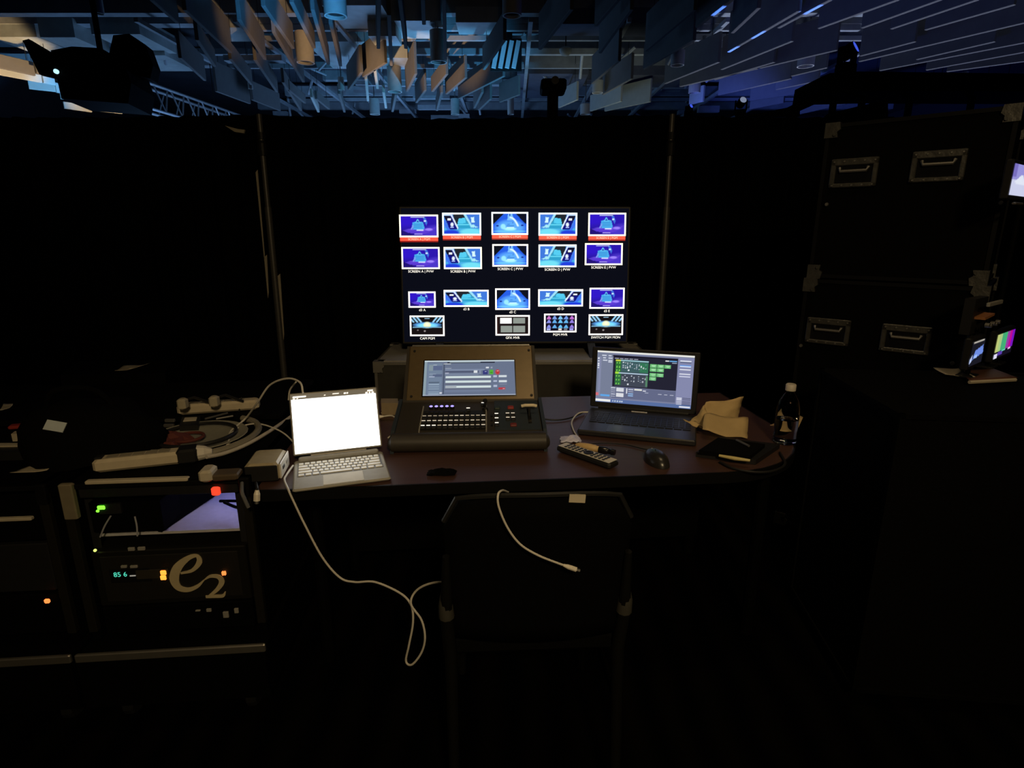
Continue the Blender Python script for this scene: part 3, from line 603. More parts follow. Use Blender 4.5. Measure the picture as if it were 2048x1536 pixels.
# ------------------------------------------------------------------ road case with the multiview monitor
rc = thing('road_case', 'wide road case with aluminium edges carrying the multiview monitor', 'case', (-.69, 2.86, 0), R(1))
flight_case(rc, 1.42, .50, .13, .80, [], trim=ALU, body=mat('case_laminate', (.035, .033, .028), .55, spec=.3), caps=True, cap_m=ALUD)
MB().box((.71, .25, .803), (1.39, .47, .006)).build('top_panel', mat('case_top', (.24, .225, .2), .55), rc)
for x in (.1, 1.32):
    for y in (.08, .42): MB().lathe([(.055, -.02), (.062, -.012), (.062, .012), (.055, .02)], (x, y, .065), 14, rotmat(y=R(90))).build('caster', BLK2, rc)
TW, TH, TT = 1.20, .71, R(7)
tvp = Vector((-.581, 3.045, .858)); tvy = R(1.1)
tv = thing('multiview_monitor', 'large black monitor showing nineteen framed multiview pictures', 'monitor', tvp, tvy)
rt = Matrix.Rotation(-TT, 3, 'X')
tu = Vector((math.cos(tvy), math.sin(tvy), 0)); tvv = Matrix.Rotation(tvy, 3, 'Z') @ (rt @ Vector((0, 0, 1))); tn = tu.cross(tvv)
def TL(p, off=0): return rt @ Vector((p[0], -.0 - off, p[1]))
def tvloc(x, y): q = at_plane(x, y, tvp, tn) - tvp; return q.dot(tu), q.dot(tvv)
MB().box(TL((TW / 2, TH / 2)) + rt @ Vector((0, .025, 0)), (TW, .045, TH), rt, ch=.006).build('housing', BLK2, tv)
MB().box(TL((TW / 2, TH / 2)) + rt @ Vector((0, .0015, 0)), (TW - .025, .003, TH - .025), rt).build('screen_panel', mat('lit_black_panel', (.004, .004, .005), .6, spec=.05, emit=(.0016, .0026, .0075), estr=1, var=0), tv)
for x in (.2, 1.0):
    MB().prism([(-.12, -.052), (-.10, -.052), (.0, -.006), (.10, -.052), (.12, -.052), (.05, .02), (.03, .02), (-.01, .004)], 'x', x - .02, x + .02).build('foot', BLK2, tv)
TSM = screen_mat('multiview_screen', 1.15)
FRM = {k: glow('tile_frame_' + k, c, 1.35) for k, c in dict(warm=(1, .97, .72), cool=(.82, .98, 1.0), white=(1, .95, .92)).items()}
CAPT = glow('caption_white', (1, .98, .9), 1.3); REDG = glow('caption_red', (1, .09, .05), 1.0); PINK = glow('caption_pink', (1, .62, .45), 1.1)
NX, NY = 64, 38
def pic_a():
    p = Pic(NX, NY, (40, 20, 165)); p.ell(.1, .1, .5, .5, (45, 20, 190)); p.ell(.95, .9, .4, .5, (70, 50, 190)); p.ell(.05, .95, .35, .3, (30, 15, 110))
    p.ell(.5, .72, .42, .12, (110, 80, 220), .9); p.poly([(.05, .72), (.4, .7), (.6, .8), (.75, .68), (.98, .55), (.9, .75), (.6, .95), (.2, .85)], (85, 55, 200))
    p.ell(.78, .68, .12, .08, (150, 125, 240)); p.poly([(.62, .06), (.68, .06), (.74, .3), (.72, .5), (.66, .3)], (60, 110, 210)); p.rect(.64, .2, .7, .28, (190, 220, 250))
    p.poly([(.33, .32), (.4, .28), (.62, .3), (.66, .6), (.63, .7), (.35, .68), (.31, .5)], (70, 165, 225)); p.poly([(.4, .34), (.47, .13), (.55, .34)], (100, 200, 235)); p.poly([(.44, .3), (.47, .2), (.51, .3)], (30, 60, 170))
    p.poly([(.27, .68), (.33, .45), (.37, .47), (.31, .7)], (120, 150, 230))
    for v in (.4, .48, .56): p.rect(.36, v, .6, v + .02, (50, 125, 195))
    p.rect(.44, .68, .62, .74, (215, 225, 250)); p.rect(.28, .04, .66, .07, (215, 225, 245)); p.rect(.38, .9, .6, .92, (200, 190, 240)); return p
def pic_b():
    p = Pic(NX, NY, (75, 140, 220)); p.ell(.9, .2, .5, .7, (60, 115, 210)); p.rect(0, .72, 1, 1, (70, 170, 220)); p.ell(.2, .95, .3, .2, (30, 60, 210)); p.ell(.75, .9, .35, .2, (110, 215, 235))
    p.poly([(.25, 0), (.55, 0), (.78, .68), (.35, .68)], (30, 34, 42)); p.poly([(.42, .28), (.62, .28), (.8, .72), (.34, .72)], (45, 155, 195)); p.poly([(.42, .2), (.6, .18), (.62, .45), (.38, .48)], (80, 195, 230))
    p.poly([(.38, .5), (.7, .5), (.72, .56), (.36, .56)], (100, 210, 235)); p.poly([(0, .04), (.2, .04), (.4, .78), (.16, .78)], (12, 15, 120)); p.poly([(0, .08), (.17, .08), (.25, .4), (.05, .3)], (14, 14, 40))
    p.poly([(.19, .02), (.23, .02), (.41, .7), (.38, .76)], (215, 230, 250)); p.poly([(0, .02), (.22, .02), (.22, .06), (0, .06)], (190, 215, 245)); p.poly([(0, .25), (.02, .25), (.18, .82), (.1, .82), (0, .5)], (60, 110, 230)); p.rect(.1, .2, .2, .3, (235, 240, 250))
    p.ell(.23, .52, .05, .12, (225, 235, 250)); p.rect(.18, .64, .28, .68, (170, 190, 245)); p.poly([(.55, 0), (.62, 0), (.82, .66), (.76, .68)], (150, 215, 240)); p.poly([(.76, .15), (.85, .13), (.86, .42), (.77, .42)], (205, 240, 240))
    p.ell(.82, .6, .06, .1, (160, 225, 235)); p.poly([(.86, .6), (.97, .64), (.88, .7)], (160, 225, 235)); return p
def pic_c():
    p = Pic(NX, NY, (35, 90, 220)); p.ell(.5, .75, .5, .5, (90, 165, 245)); p.poly([(0, 0), (.33, 0), (.05, .48), (0, .55)], (10, 14, 26)); p.poly([(.68, 0), (1, 0), (1, .55), (.9, .42)], (10, 14, 30))
    p.poly([(.45, 0), (.57, 0), (.62, .35), (.42, .35)], (120, 185, 250)); p.rect(.485, 0, .51, .12, (20, 40, 150)); p.ell(.3, .66, .09, .16, (150, 225, 250)); p.ell(.5, .78, .22, .1, (165, 235, 250))
    for k in range(22):
        t = k / 21; p.ell(.52 + .22 * t, .2 + .42 * t * t, .035, .045, (215, 240, 250), .9)
    p.ell(.5, .9, .6, .05, (110, 200, 245)); p.ell(.13, .62, .05, .05, (15, 35, 140)); p.ell(.87, .6, .05, .05, (15, 35, 140)); p.rect(.4, .46, .62, .48, (40, 95, 160)); p.rect(.4, .6, .63, .63, (45, 105, 165)); p.rect(.42, .52, .5, .55, (50, 110, 180)); p.rect(.58, .42, .6, .5, (40, 90, 160)); p.rect(.4, .7, .63, .74, (205, 245, 250)); return p
def pic_d():
    p = pic_b().flip(); return p
def pic_stage():
    p = Pic(NX, NY, (16, 12, 16)); p.ell(.5, .45, .48, .18, (90, 160, 235)); p.ell(.5, .48, .36, .16, (120, 215, 240)); p.ell(.5, .45, .14, .2, (235, 240, 190)); p.ell(.5, .42, .06, .1, (250, 250, 215))
    for s in (-1, 1):
        for k in range(3):
            o_ = .15 + .12 * k
            for j in range(12):
                t = j / 11; p.ell(.5 + s * (o_ + .16 - .12 * t), .02 + .26 * t, .035, .04, (150, 205, 240), .8)
    p.rect(.42, .06, .58, .1, (170, 215, 245)); p.rect(.04, .56, .96, .62, (120, 170, 200)); p.rect(0, .63, 1, 1, (20, 14, 16)); p.ell(.2, .75, .03, .04, (130, 120, 120)); p.ell(.42, .8, .035, .05, (160, 150, 150)); return p
def pic_quad():
    p = Pic(NX, NY, (26, 18, 20)); p.rect(.1, .06, .47, .4, (255, 252, 250), 1.2); p.rect(.52, .06, .9, .4, (135, 142, 135)); p.rect(.12, .54, .48, .9, (138, 145, 138)); p.rect(.52, .54, .9, .9, (138, 145, 138)); p.rect(.02, 0, .04, 1, (60, 30, 30)); return p
def pic_mini():
    p = Pic(NX, NY, (16, 14, 34)); cs = [(195, 110, 190), (120, 155, 225), (120, 190, 235), (110, 150, 225), (185, 105, 200)]
    for r, v in enumerate((.03, .27, .6)):
        for k in range(5):
            c = cs[k] if r == 0 else [(135, 140, 225), (95, 165, 225), (100, 185, 235), (95, 170, 225), (140, 120, 215)][k]
            u = .03 + k * .195; p.poly([(u, v + .22), (u + .05, v + .06), (u + .09, v), (u + .13, v + .1), (u + .16, v + .22)], c)
    for k, c in enumerate([(170, 180, 235), None, (225, 220, 215), (125, 125, 135), (165, 165, 240)]):
        if c: p.rect(.04 + k * .195, .84, .16 + k * .195, .95, c)
    return p
PICS = dict(a=pic_a(), b=pic_b(), c=pic_c(), d=pic_d(), s=pic_stage(), q=pic_quad(), m=pic_mini())
TILES = [('a', 75, 118, 388, 300, 'warm', 'SCREEN A | PGM', 1), ('b', 420, 103, 732, 285, 'cool', 'SCREEN B | PGM', 1), ('c', 815, 97, 1110, 280, 'cool', 'SCREEN C | PGM', 1), ('d', 1193, 103, 1503, 287, 'cool', 'SCREEN D | PGM', 1), ('a', 1592, 103, 1895, 290, 'warm', 'SCREEN E | PGM', 1),
         ('a', 93, 378, 400, 555, 'warm', 'SCREEN A | PVW', 0), ('b', 432, 378, 738, 555, 'warm', 'SCREEN B | PVW', 0), ('c', 822, 355, 1110, 535, 'white', 'SCREEN C | PVW', 0), ('d', 1193, 358, 1497, 540, 'cool', 'SCREEN D | PVW', 0), ('a', 1565, 347, 1868, 523, 'warm', 'SCREEN E | PVW', 0),
         ('a', 148, 735, 367, 865, 'white', 'd3 A', 0), ('b', 432, 722, 793, 858, 'white', 'd3 B', 0), ('c', 845, 710, 1125, 882, 'white', 'd3 C', 0), ('d', 1190, 717, 1550, 855, 'white', 'd3 D', 0), ('a', 1602, 705, 1883, 873, 'white', 'd3 E', 0),
         ('s', 160, 928, 438, 1093, 'white', 'CAM PGM', 0), ('q', 847, 925, 1123, 1088, 'white', 'GFX MVR', 0), ('m', 1237, 913, 1498, 1063, 'white', 'PGM MVR', 0), ('s', 1595, 918, 1872, 1085, 'white', 'SWITCH PGM MON', 0)]
for key, x0, y0, x1, y1, fc, cap, red in TILES:
    px = lambda x, y: tvloc(780 + x / 4.016, 400 + y / 4.016)
    a, b, c, d = px(x0, y0), px(x1, y0), px(x1, y1), px(x0, y1)
    l, r_, t, bt = (a[0] + d[0]) / 2, (b[0] + c[0]) / 2, (a[1] + b[1]) / 2, (c[1] + d[1]) / 2
    w, h = r_ - l, t - bt; cx, cz = (l + r_) / 2, (t + bt) / 2; fw = .0082
    fr = MB()
    for bx in (((cx, t - fw / 2), (w, fw)), ((cx, bt + fw / 2), (w, fw)), ((l + fw / 2, cz), (fw, h - 2 * fw)), ((r_ - fw / 2, cz), (fw, h - 2 * fw))):
        fr.box(TL(bx[0], .0015), (bx[1][0], .002, bx[1][1]), rt)
    f = fr.build('picture_tile', FRM[fc], tv)
    me = PICS[key].mesh('picture', w - 2 * fw, h - 2 * fw); me.materials.append(TSM)
    s = link('picture', me, f); s.location = TL((cx, cz), .0022); s.rotation_euler = (-TT, 0, 0)
    ts = .0155 if not red else .0135
    if red:
        MB().box(TL((cx, bt - .0095), .0012), (w - .004, .002, .0165), rt).build('red_bar', REDG, f)
        MB().box(TL((cx, bt - .0215), .0012), (w - .004, .002, .0055), rt).build('red_bar', glow('deep_red', (.35, .005, .005), .8), f)
    me = text_mesh(cap, ts * 1.15); me.materials.append(PINK if red else CAPT)
    s = link('caption', me, f); s.location = TL((cx, bt - (.0098 if red else .0125)), .003); s.rotation_euler = (R(90) - TT, 0, 0)

# ------------------------------------------------------------------ desk
d0, d1 = at_z(540, 980, .74), at_z(1450, 945, .74); dyaw = math.atan2((d1 - d0).y, (d1 - d0).x)
desk = thing('desk', 'mahogany desk with black skirt carrying the console and both computers', 'desk', d0, dyaw)
DL, DD, DT = 1.73, .86, .74
RC = .36
outline = [(-.04, DD), (-.04, 0), (DL - .04 - RC, 0)] + [(DL - .04 - RC + RC * math.sin(R(a_)), RC - RC * math.cos(R(a_))) for a_ in range(10, 90, 10)] + [(DL - .04, RC), (DL - .04, DD)]
MB().prism(outline, 'z', DT - .03 - d0.z, DT - d0.z).build('tabletop', WOOD, desk)
bm_ = MB()
for (x0, y0), (x1, y1) in zip(outline[1:-1], outline[2:]):
    L_ = math.hypot(x1 - x0, y1 - y0); bm_.box(((x0 + x1) / 2, (y0 + y1) / 2, DT - .0165 - d0.z), (L_ + .002, .006, .034), rotmat(z=math.atan2(y1 - y0, x1 - x0)))
bm_.build('edge_band', EDGE, desk)
MB().box((DL / 2 - .04, DD - .1, .40 - d0.z), (DL - .2, .02, .6)).build('modesty_panel', BLK, desk)
for x in (.06, DL - .16):
    for y in (.22, DD - .08): MB().tube([(x, y, -d0.z), (x, y, -.03)], .022, 10).build('leg', BLK, desk)

# ------------------------------------------------------------------ switcher console
co = thing('switcher_console', 'black video switcher console with tilted touchscreen at desk centre', 'console', (-.138, 1.765, .74), R(2.5))
MB().prism([(.03, .004), (.03, .035), (.07, .055), (.27, .10), (.464, .268), (.478, .262), (.49, .02), (.48, .004)], 'x', -.245, .245).build('body', CONS, co)
MB().tube([(-.255, .04, .032), (-.25, .038, .032), (.25, .038, .032), (.255, .04, .032)], [.022, .031, .031, .022], 14).build('palm_rest', CONS, co, True)
MB().prism([(.075, .0565), (.268, .1), (.268, .103), (.075, .0595)], 'x', .085, .24).build('deck_plate', CONSB, co)
for s in (-1, 1): MB().prism([(.02, 0), (.02, .045), (.06, .066), (.27, .113), (.272, 0)], 'x', s * .25 - .006, s * .25 + .006).build('side_cheek', CONSB, co)
bt_ = R(48.2); rb = Matrix.Rotation(-bt_, 3, 'X')
def BP(x, v, off=0): return Vector((0, .274, .101)) + rb @ Vector((x, -off, v))
MB().box(BP(0, .127, -.012), (.474, .03, .254), rb, ch=.006).build('bezel', BEZEL, co)
MB().box(BP(0, .25, .0045), (.45, .002, .007), rb).build('top_strip', STEEL, co)
for x in (-.215, .222):
    for v in (.02, .225): MB().lathe([(.005, 0), (.005, .003)], BP(x, v, .003), 8, rb @ rotmat(x=R(90))).build('screw', BLK2, co)
# console touchscreen user interface (flat, lit)
ui = Pic(150, 70, (112, 124, 150))
ui.rect(0, 0, 1, .03, (215, 230, 235)); ui.rect(.25, .055, .78, .075, (20, 20, 35)); ui.rect(.28, .04, .62, .06, (150, 165, 175)); ui.rect(0, .03, .03, 1, (150, 170, 180)); ui.rect(.04, .08, .2, .97, (122, 140, 165))
ui.rect(.05, .13, .1, .3, (140, 158, 168)); ui.rect(.1, .15, .2, .28, (98, 112, 148)); ui.rect(.1, .13, .14, .14, (200, 210, 215)); ui.rect(.06, .38, .13, .4, (165, 180, 200)); ui.rect(.1, .4, .2, .47, (95, 108, 140)); ui.rect(.06, .46, .12, .48, (180, 190, 215)); ui.rect(.21, .08, .225, .97, (78, 90, 112))
for v in (.62, .68, .74, .8, .89, .94): ui.rect(.06, v, .17, v + .02, (165, 185, 205) if v != .62 else (85, 100, 120))
ui.rect(.18, .9, .205, .95, (220, 225, 235)); ui.rect(.21, .09, .29, .115, (235, 240, 235)); ui.rect(.23, .22, .3, .24, (185, 195, 210)); ui.rect(.23, .25, .67, .3, (135, 148, 175)); ui.rect(.23, .31, .6, .35, (84, 92, 118)); ui.rect(.23, .36, .27, .38, (190, 195, 215)); ui.rect(.23, .38, .6, .43, (132, 145, 170))
for v in (.45, .59, .73): ui.rect(.235, v, .735, v + .06, (225, 240, 240)); ui.rect(.23, v + .075, .73, v + .11, (110, 115, 135)); ui.rect(.765, v - .01, .8, v + .045, (190, 200, 225))
ui.rect(.235, .75, .36, .775, (150, 155, 170)); ui.rect(.68, .19, .715, .245, (235, 240, 245)); ui.rect(.735, .19, .755, .24, (165, 172, 190)); ui.rect(.55, .3, .59, .365, (235, 240, 245)); ui.rect(.61, .3, .63, .4, (140, 150, 175))
ui.rect(.65, .29, .7, .42, (55, 60, 130)); ui.rect(.72, .28, .765, .42, (90, 190, 60)); ui.ell(.81, .35, .03, .09, (205, 60, 65)); ui.rect(.8, .31, .82, .33, (250, 210, 210)); ui.rect(.73, .35, .755, .365, (30, 90, 20)); ui.rect(.665, .32, .685, .335, (200, 205, 240))
ui.rect(.825, .44, .91, .505, (225, 235, 240)); ui.rect(.825, .58, .91, .645, (225, 235, 240)); ui.rect(.83, .69, .91, .71, (150, 155, 180)); ui.rect(.815, .79, .89, .85, (200, 60, 70)); ui.rect(.86, .815, .885, .83, (245, 200, 205)); ui.rect(0, .975, 1, 1, (185, 195, 215)); ui.rect(.23, .86, .73, .89, (125, 138, 165))
me = ui.mesh('touchscreen', .338, .157); me.materials.append(screen_mat('console_screen', .85)); s = link('touchscreen', me, co); s.location = BP(-.005, .100, .0054); s.rotation_euler = (-bt_, 0, 0)
MB().box(BP(-.005, .1, .0035), (.346, .002, .165), rb).build('screen_surround', BLKGL, co)
dt_ = math.atan2(.045, .2); rd = Matrix.Rotation(dt_, 3, 'X')
def DP(s_, t_, up=0): return Vector((-.25 + .5 * s_, .07, .055)) + rd @ Vector((0, .205 * t_, up))
KLB = glow('key_label_bright', (1, .97, .88), .95); KLM = glow('key_label', (.95, .88, .75), .42); KLD = glow('key_label_dim', (.8, .74, .62), .2)
MB().box(DP(.39, .36, .001), (.215, .125, .003), rd).build('key_plate', BLK2, co)
for sx in (.168, .612): MB().box(DP(sx, .4, .003), (.004, .17, .006), rd).build('guide_rail', GREYP, co)
rk = random.Random(5)
def key(s_, t_, w=.0152, dd=.021, lab=KLM, lh=.0042):
    k = MB().box(DP(s_, t_, .004), (w, dd, .007), rd, ch=.0015).build('key', BLK2, co)
    MB().box(DP(s_, t_ + .03, .0079), (w * .82, lh, .0012), rd).build('key_label', lab, k); return k
for r, t_ in enumerate((.43, .275, .125)):
    for k in range(12): key(.187 + k * .0368, t_, lab=KLB if (r == 2 and k < 3) else (KLM if rk.random() < .6 or r == 1 and k == 1 else KLD))
for t_ in (.48, .335, .18): key(.683, t_, lab=KLB); MB().box(DP(.65, t_, .003), (.008, .012, .005), rd).build('button', BLK2, co)
for s_ in (.76, .797):
    for t_ in (.49, .35): key(s_, t_, lab=KLM)
for s_, t_ in ((.485, .68), (.59, .86)): key(s_, t_, lab=KLB)
for k in range(9): MB().box(DP(.2 + k * .034, .62, .003), (.012, .012, .006), rd, ch=.001).build('button', BLK2, co)
for k in range(5):
    b = MB().lathe([(.008, 0), (.008, .008), (.006, .010)], DP(.223 + k * .0373, .76, .0), 12, rd).build('knob', BLK2, co)
    MB().lathe([(.0062, .0102), (.0052, .0116)], DP(.223 + k * .0373, .76, .0), 12, rd).build('lit_ring', glow('violet_led', (.33, .28, 1), 1.5), b)
for (s_, t_, w, c) in ((.785, .73, .022, REDP), (.795, .155, .022, mat('dull_red', (.16, .02, .015), .5)), (.69, .72, .02, mat('dull_green', (.02, .035, .025), .5))): MB().box(DP(s_, t_, .005), (w, .018, .008), rd, ch=.002).build('button', c, co)
jb = MB().lathe([(.011, 0), (.009, .008), (.004, .012), (.004, .03), (.008, .034), (.007, .042)], DP(.605, .7, 0), 14, rd).build('joystick', BLK2, co)
tb = MB().box(DP(.91, .45, .002), (.012, .10, .005), rd).build('fader_slot', BLKGL, co)
MB().tube([DP(.91, .45, 0), DP(.91, .52, .03)], .004, 8).build('fader_stem', BLK2, tb)
MB().tube([DP(.857, .55, .031), DP(.88, .55, .034), DP(.94, .55, .034), DP(.963, .55, .031)], .0055, 10).build('fader_handle', mat('ivory_handle', (.75, .65, .45), .4), tb)

# ------------------------------------------------------------------ white-screen tablet with keyboard
f0 = at_z(585, 987, .742)
tb_yaw = R(18.5)
tab = thing('tablet', 'tablet on a pale keyboard with a glaring white screen, left on desk', 'tablet', f0, tb_yaw)
MB().box((.134, .112, .005), (.268, .224, .009), ch=.004).build('keyboard_base', SILVK, tab)
MB().box((.134, .21, .016), (.24, .016, .016), ch=.004).build('hinge', mat('hinge_grey', (.3, .29, .26), .4), tab)
rows = [(14, .0), (14, .006), (13, .0), (12, .0)]; ky0, kh, kp = .090, .0165, .0215
for r in range(5):
    y = ky0 + r * kp
    if r == 0: xs = [(.014, .016), (.034, .016), (.054, .018), (.076, .090), (.170, .018), (.192, .016), (.212, .018), (.234, .02)]
    else:
        n = (12, 13, 14, 14)[r - 1]; lead = (.026, .02, .014, .0)[r - 1]; W = .240
        unit = (W - lead * 2) / n; xs = [(.014, lead + unit - .003)] + [(.014 + lead + unit * i, unit - .003) for i in range(1, n - 1)] + [(.014 + lead + unit * (n - 1), unit + lead - .003)]
    for x, w in xs: MB().box((x + w / 2, y + kh / 2, .0105), (w, kh - .001, .003), ch=.001).build('key', KEYW, tab)
MB().box((.134, ky0 + kp * 2.5 - .002, .0096), (.246, kp * 5 + .002, .0006)).build('key_well', mat('dark_key_well', (.09, .085, .07), .6), tab)
MB().box((.138, .043, .0098), (.112, .07, .0012), ch=.0004).build('trackpad', mat('trackpad', (.66, .63, .54), .6, spec=.2), tab)
ang = R(22.8); ra = Matrix.Rotation(-ang, 3, 'X')
sp = Vector((.134, .215, .034))
MB().box(sp + ra @ Vector((0, .004, .0915)), (.268, .007, .194), ra, ch=.003).build('screen_body', GREYP, tab)
MB().box(sp + ra @ Vector((0, .010, .08)), (.262, .004, .17), ra, ch=.0015).build('back_cover', WHITEP, tab)
MB().prism([(.21, .012), (.222, .012), (.27, .075), (.262, .078)], 'x', .05, .218).build('stand_arm', WHITEP, tab)
pw = Pic(120, 90, (255, 255, 255)); pw.rect(0, 0, 1, .085, (122, 110, 90)); pw.a[pw.V > .088] = (1, 1, .985)
pw.a[pw.V <= .088] *= .24
def mark(u0, v0, u1, v1): pw.a[(pw.U >= u0) & (pw.U <= u1) & (pw.V >= v0) & (pw.V <= v1)] = (.6, .52, .4)
for m_ in ((.02, .03, .17, .045), (.02, .06, .05, .075), (.06, .06, .08, .075), (.38, .04, .4, .055), (.48, .025, .56, .035), (.62, .03, .64, .05), (.65, .03, .67, .05), (.9, .02, .97, .035), (.88, .055, .9, .08), (.92, .055, .94, .08), (.95, .055, .975, .08)): mark(*m_)
me = pw.mesh('screen', .257, .183); me.materials.append(screen_mat('tablet_screen', 3.6)); s = link('screen', me, tab); s.location = sp + ra @ Vector((0, -.0003, .0915)); s.rotation_euler = (-ang, 0, 0)

# ------------------------------------------------------------------ black laptop
lp0 = at_z(1154, 868, .745); ly = R(-17)
lap = thing('laptop', 'large black laptop showing a grey editing program, right on desk', 'laptop', (lp0.x, lp0.y, .74), ly)
LW, LD = .402, .292
LAPB = mat('laptop_black', (.018, .018, .02), .38, spec=.45)
MB().box((LW / 2, LD / 2, .012), (LW, LD, .020), ch=.004).build('base', LAPB, lap)
MB().box((.165, .045, .0224), (.13, .07, .0008)).build('trackpad', mat('laptop_pad', (.03, .03, .034), .3, spec=.5), lap)
for r in range(6):
    n = 17 if r < 5 else 12
    for k in range(n):
        w = .36 / n; MB().box((.024 + w * (k + .5), .105 + (5 - r) * .0, .0), (.001, .001, .001)) if False else MB().box((.024 + w * (k + .5), .11 + (5 - r) * .0215, .0232), (w - .003, .018, .002), ch=.0006).build('key', BLK2, lap)
MB().box((LW / 2 - .01, LD - .022, .0228), (.06, .01, .0014), ch=.0004).build('badge_strip', mat('pale_strip', (.7, .66, .58), .35), lap, label='pale strip above the keys')
MB().tube([(.03, LD - .004, .026), (LW - .03, LD - .004, .026)], .007, 10).build('hinge', BLK2, lap)
lt = R(3); rl = Matrix.Rotation(-lt, 3, 'X'); q0 = Vector((.018, .284, .047)); SW, SH = .361, .2035
lid = MB().box(q0 + rl @ Vector((SW / 2, .004, SH / 2 - .004)), (LW, .007, SH + .034), rl, ch=.003).build('lid', LAPB, lap)
lu = Pic(190, 108, (122, 128, 158))
lu.rect(0, 0, 1, .035, (235, 235, 228)); lu.rect(.17, .09, .84, .68, (34, 34, 50)); lu.rect(.165, .07, .86, .1, (22, 20, 36)); lu.rect(.0, .04, .165, .9, (118, 126, 150)); lu.rect(.02, .12, .045, .88, (132, 138, 168)); lu.rect(.84, .05, 1, .92, (132, 136, 172))
for v in (.14, .19, .24, .28, .32): lu.rect(.008, v, .022, v + .022, (235, 238, 250))
for (u, v, w_) in ((.05, .08, .05), (.12, .08, .03), (.06, .13, .03), (.12, .13, .04), (.06, .17, .05), (.12, .17, .04), (.12, .2, .04)): lu.rect(u, v, u + w_, v + .018, (215, 220, 235))
for u in (.19, .24, .29, .34, .39): lu.rect(u, .125, u + .04, .14, (205, 208, 225))
lu.rect(.2, .16, .54, .39, (62, 92, 96)); lu.rect(.2, .16, .255, .39, (46, 112, 52)); lu.rect(.45, .19, .54, .38, (50, 116, 84)); lu.rect(.2, .4, .54, .66, (64, 70, 84)); lu.rect(.2, .42, .26, .64, (48, 112, 62)); lu.rect(.52, .43, .54, .64, (86, 132, 104))
lu.rect(.2, .15, .54, .175, (170, 215, 225)); lu.rect(.2, .15, .25, .18, (215, 220, 70)); lu.rect(.2, .395, .54, .42, (190, 215, 235)); lu.rect(.2, .385, .235, .425, (170, 225, 60))
rk = random.Random(9)
for k in range(11):
    u = .275 + k * .0235
    for v0, v1 in ((.195, .33), (.44, .57)):
        if v0 > .4 and k in (3, 6): continue
        for j in range(int((v1 - v0) / .02)):
            if rk.random() < .8: lu.rect(u, v0 + j * .02 + .02 * (rk.random() < .3) + k * .002, u + .011, v0 + j * .02 + .012 + k * .002, (225, 232, 240) if rk.random() < .7 else (130, 150, 170))
for v in (.2, .28, .345, .45, .53, .6): lu.rect(.21, v, .222, v + .03, (130, 215, 90)); lu.rect(.235, v, .247, v + .03, (130, 215, 90))
for (u, v) in ((.33, .335), (.33, .6)): lu.rect(u, v, u + .018, v + .028, (235, 238, 245))
for (v, n) in ((.2, 3), (.275, 2), (.37, 2), (.445, 1)):
    for k in range(n): lu.rect(.56 + k * .073, v, .626 + k * .073, v + .062, (110, 190, 120)); lu.rect(.575 + k * .073, v + .018, .615 + k * .073, v + .03, (205, 245, 205)); lu.rect(.58 + k * .073, v + .042, .61 + k * .073, v + .052, (180, 240, 190))
lu.rect(.71, .115, .75, .14, (235, 238, 245)); lu.rect(.755, .115, .83, .14, (110, 180, 240)); lu.rect(.78, .155, .83, .165, (200, 215, 240))
for v, c in ((.1, (230, 235, 245)), (.13, (90, 98, 125)), (.18, (95, 150, 225)), (.2, (215, 228, 250)), (.26, (230, 232, 240)), (.34, (225, 228, 240)), (.39, (210, 214, 235))): lu.rect(.86, v, .97, v + .018, c)
lu.rect(.17, .69, .84, .9, (98, 104, 134)); lu.rect(.22, .70, .3, .77, (215, 218, 225)); lu.rect(.22, .8, .3, .87, (220, 222, 228)); lu.rect(.16, .7, .21, .715, (210, 214, 225))
for v in (.74, .78, .82, .86): lu.rect(.165, v, .21, v + .014, (200, 205, 220)); lu.rect(.345, v - .03, .4, v - .016, (150, 190, 235) if v > .78 else (200, 206, 225))
lu.rect(.325, .7, .335, .8, (230, 233, 240)); lu.rect(.41, .7, .49, .725, (235, 236, 225)); lu.rect(.5, .715, .53, .73, (220, 222, 235)); lu.rect(.52, .75, .56, .76, (190, 195, 215))
for u in (.66, .72, .78): lu.rect(u, .76, u + .035, .775, (205, 208, 225))
for v in (.8, .83, .86, .89, .92): lu.rect(.85, v, .9, v + .014, (225, 228, 240)); lu.rect(.91, v, .99, v + .01, (52, 55, 80))
lu.rect(.0, .82, .03, .87, (215, 110, 120)); lu.rect(.05, .85, .15, .88, (95, 165, 230)); lu.rect(0, .93, 1, 1, (88, 110, 160)); lu.rect(0, .94, .16, .985, (235, 236, 235)); lu.rect(.88, .955, .99, .985, (225, 228, 240))
for k in range(5): lu.rect(.18 + k * .025, .95, .195 + k * .025, .975, (190, 205, 225))
me = lu.mesh('screen', SW, SH); me.materials.append(screen_mat('laptop_screen', 1.0)); s = link('screen', me, lid); s.location = q0 + rl @ Vector((SW / 2, -.0002, SH / 2)); s.rotation_euler = (-lt, 0, 0)

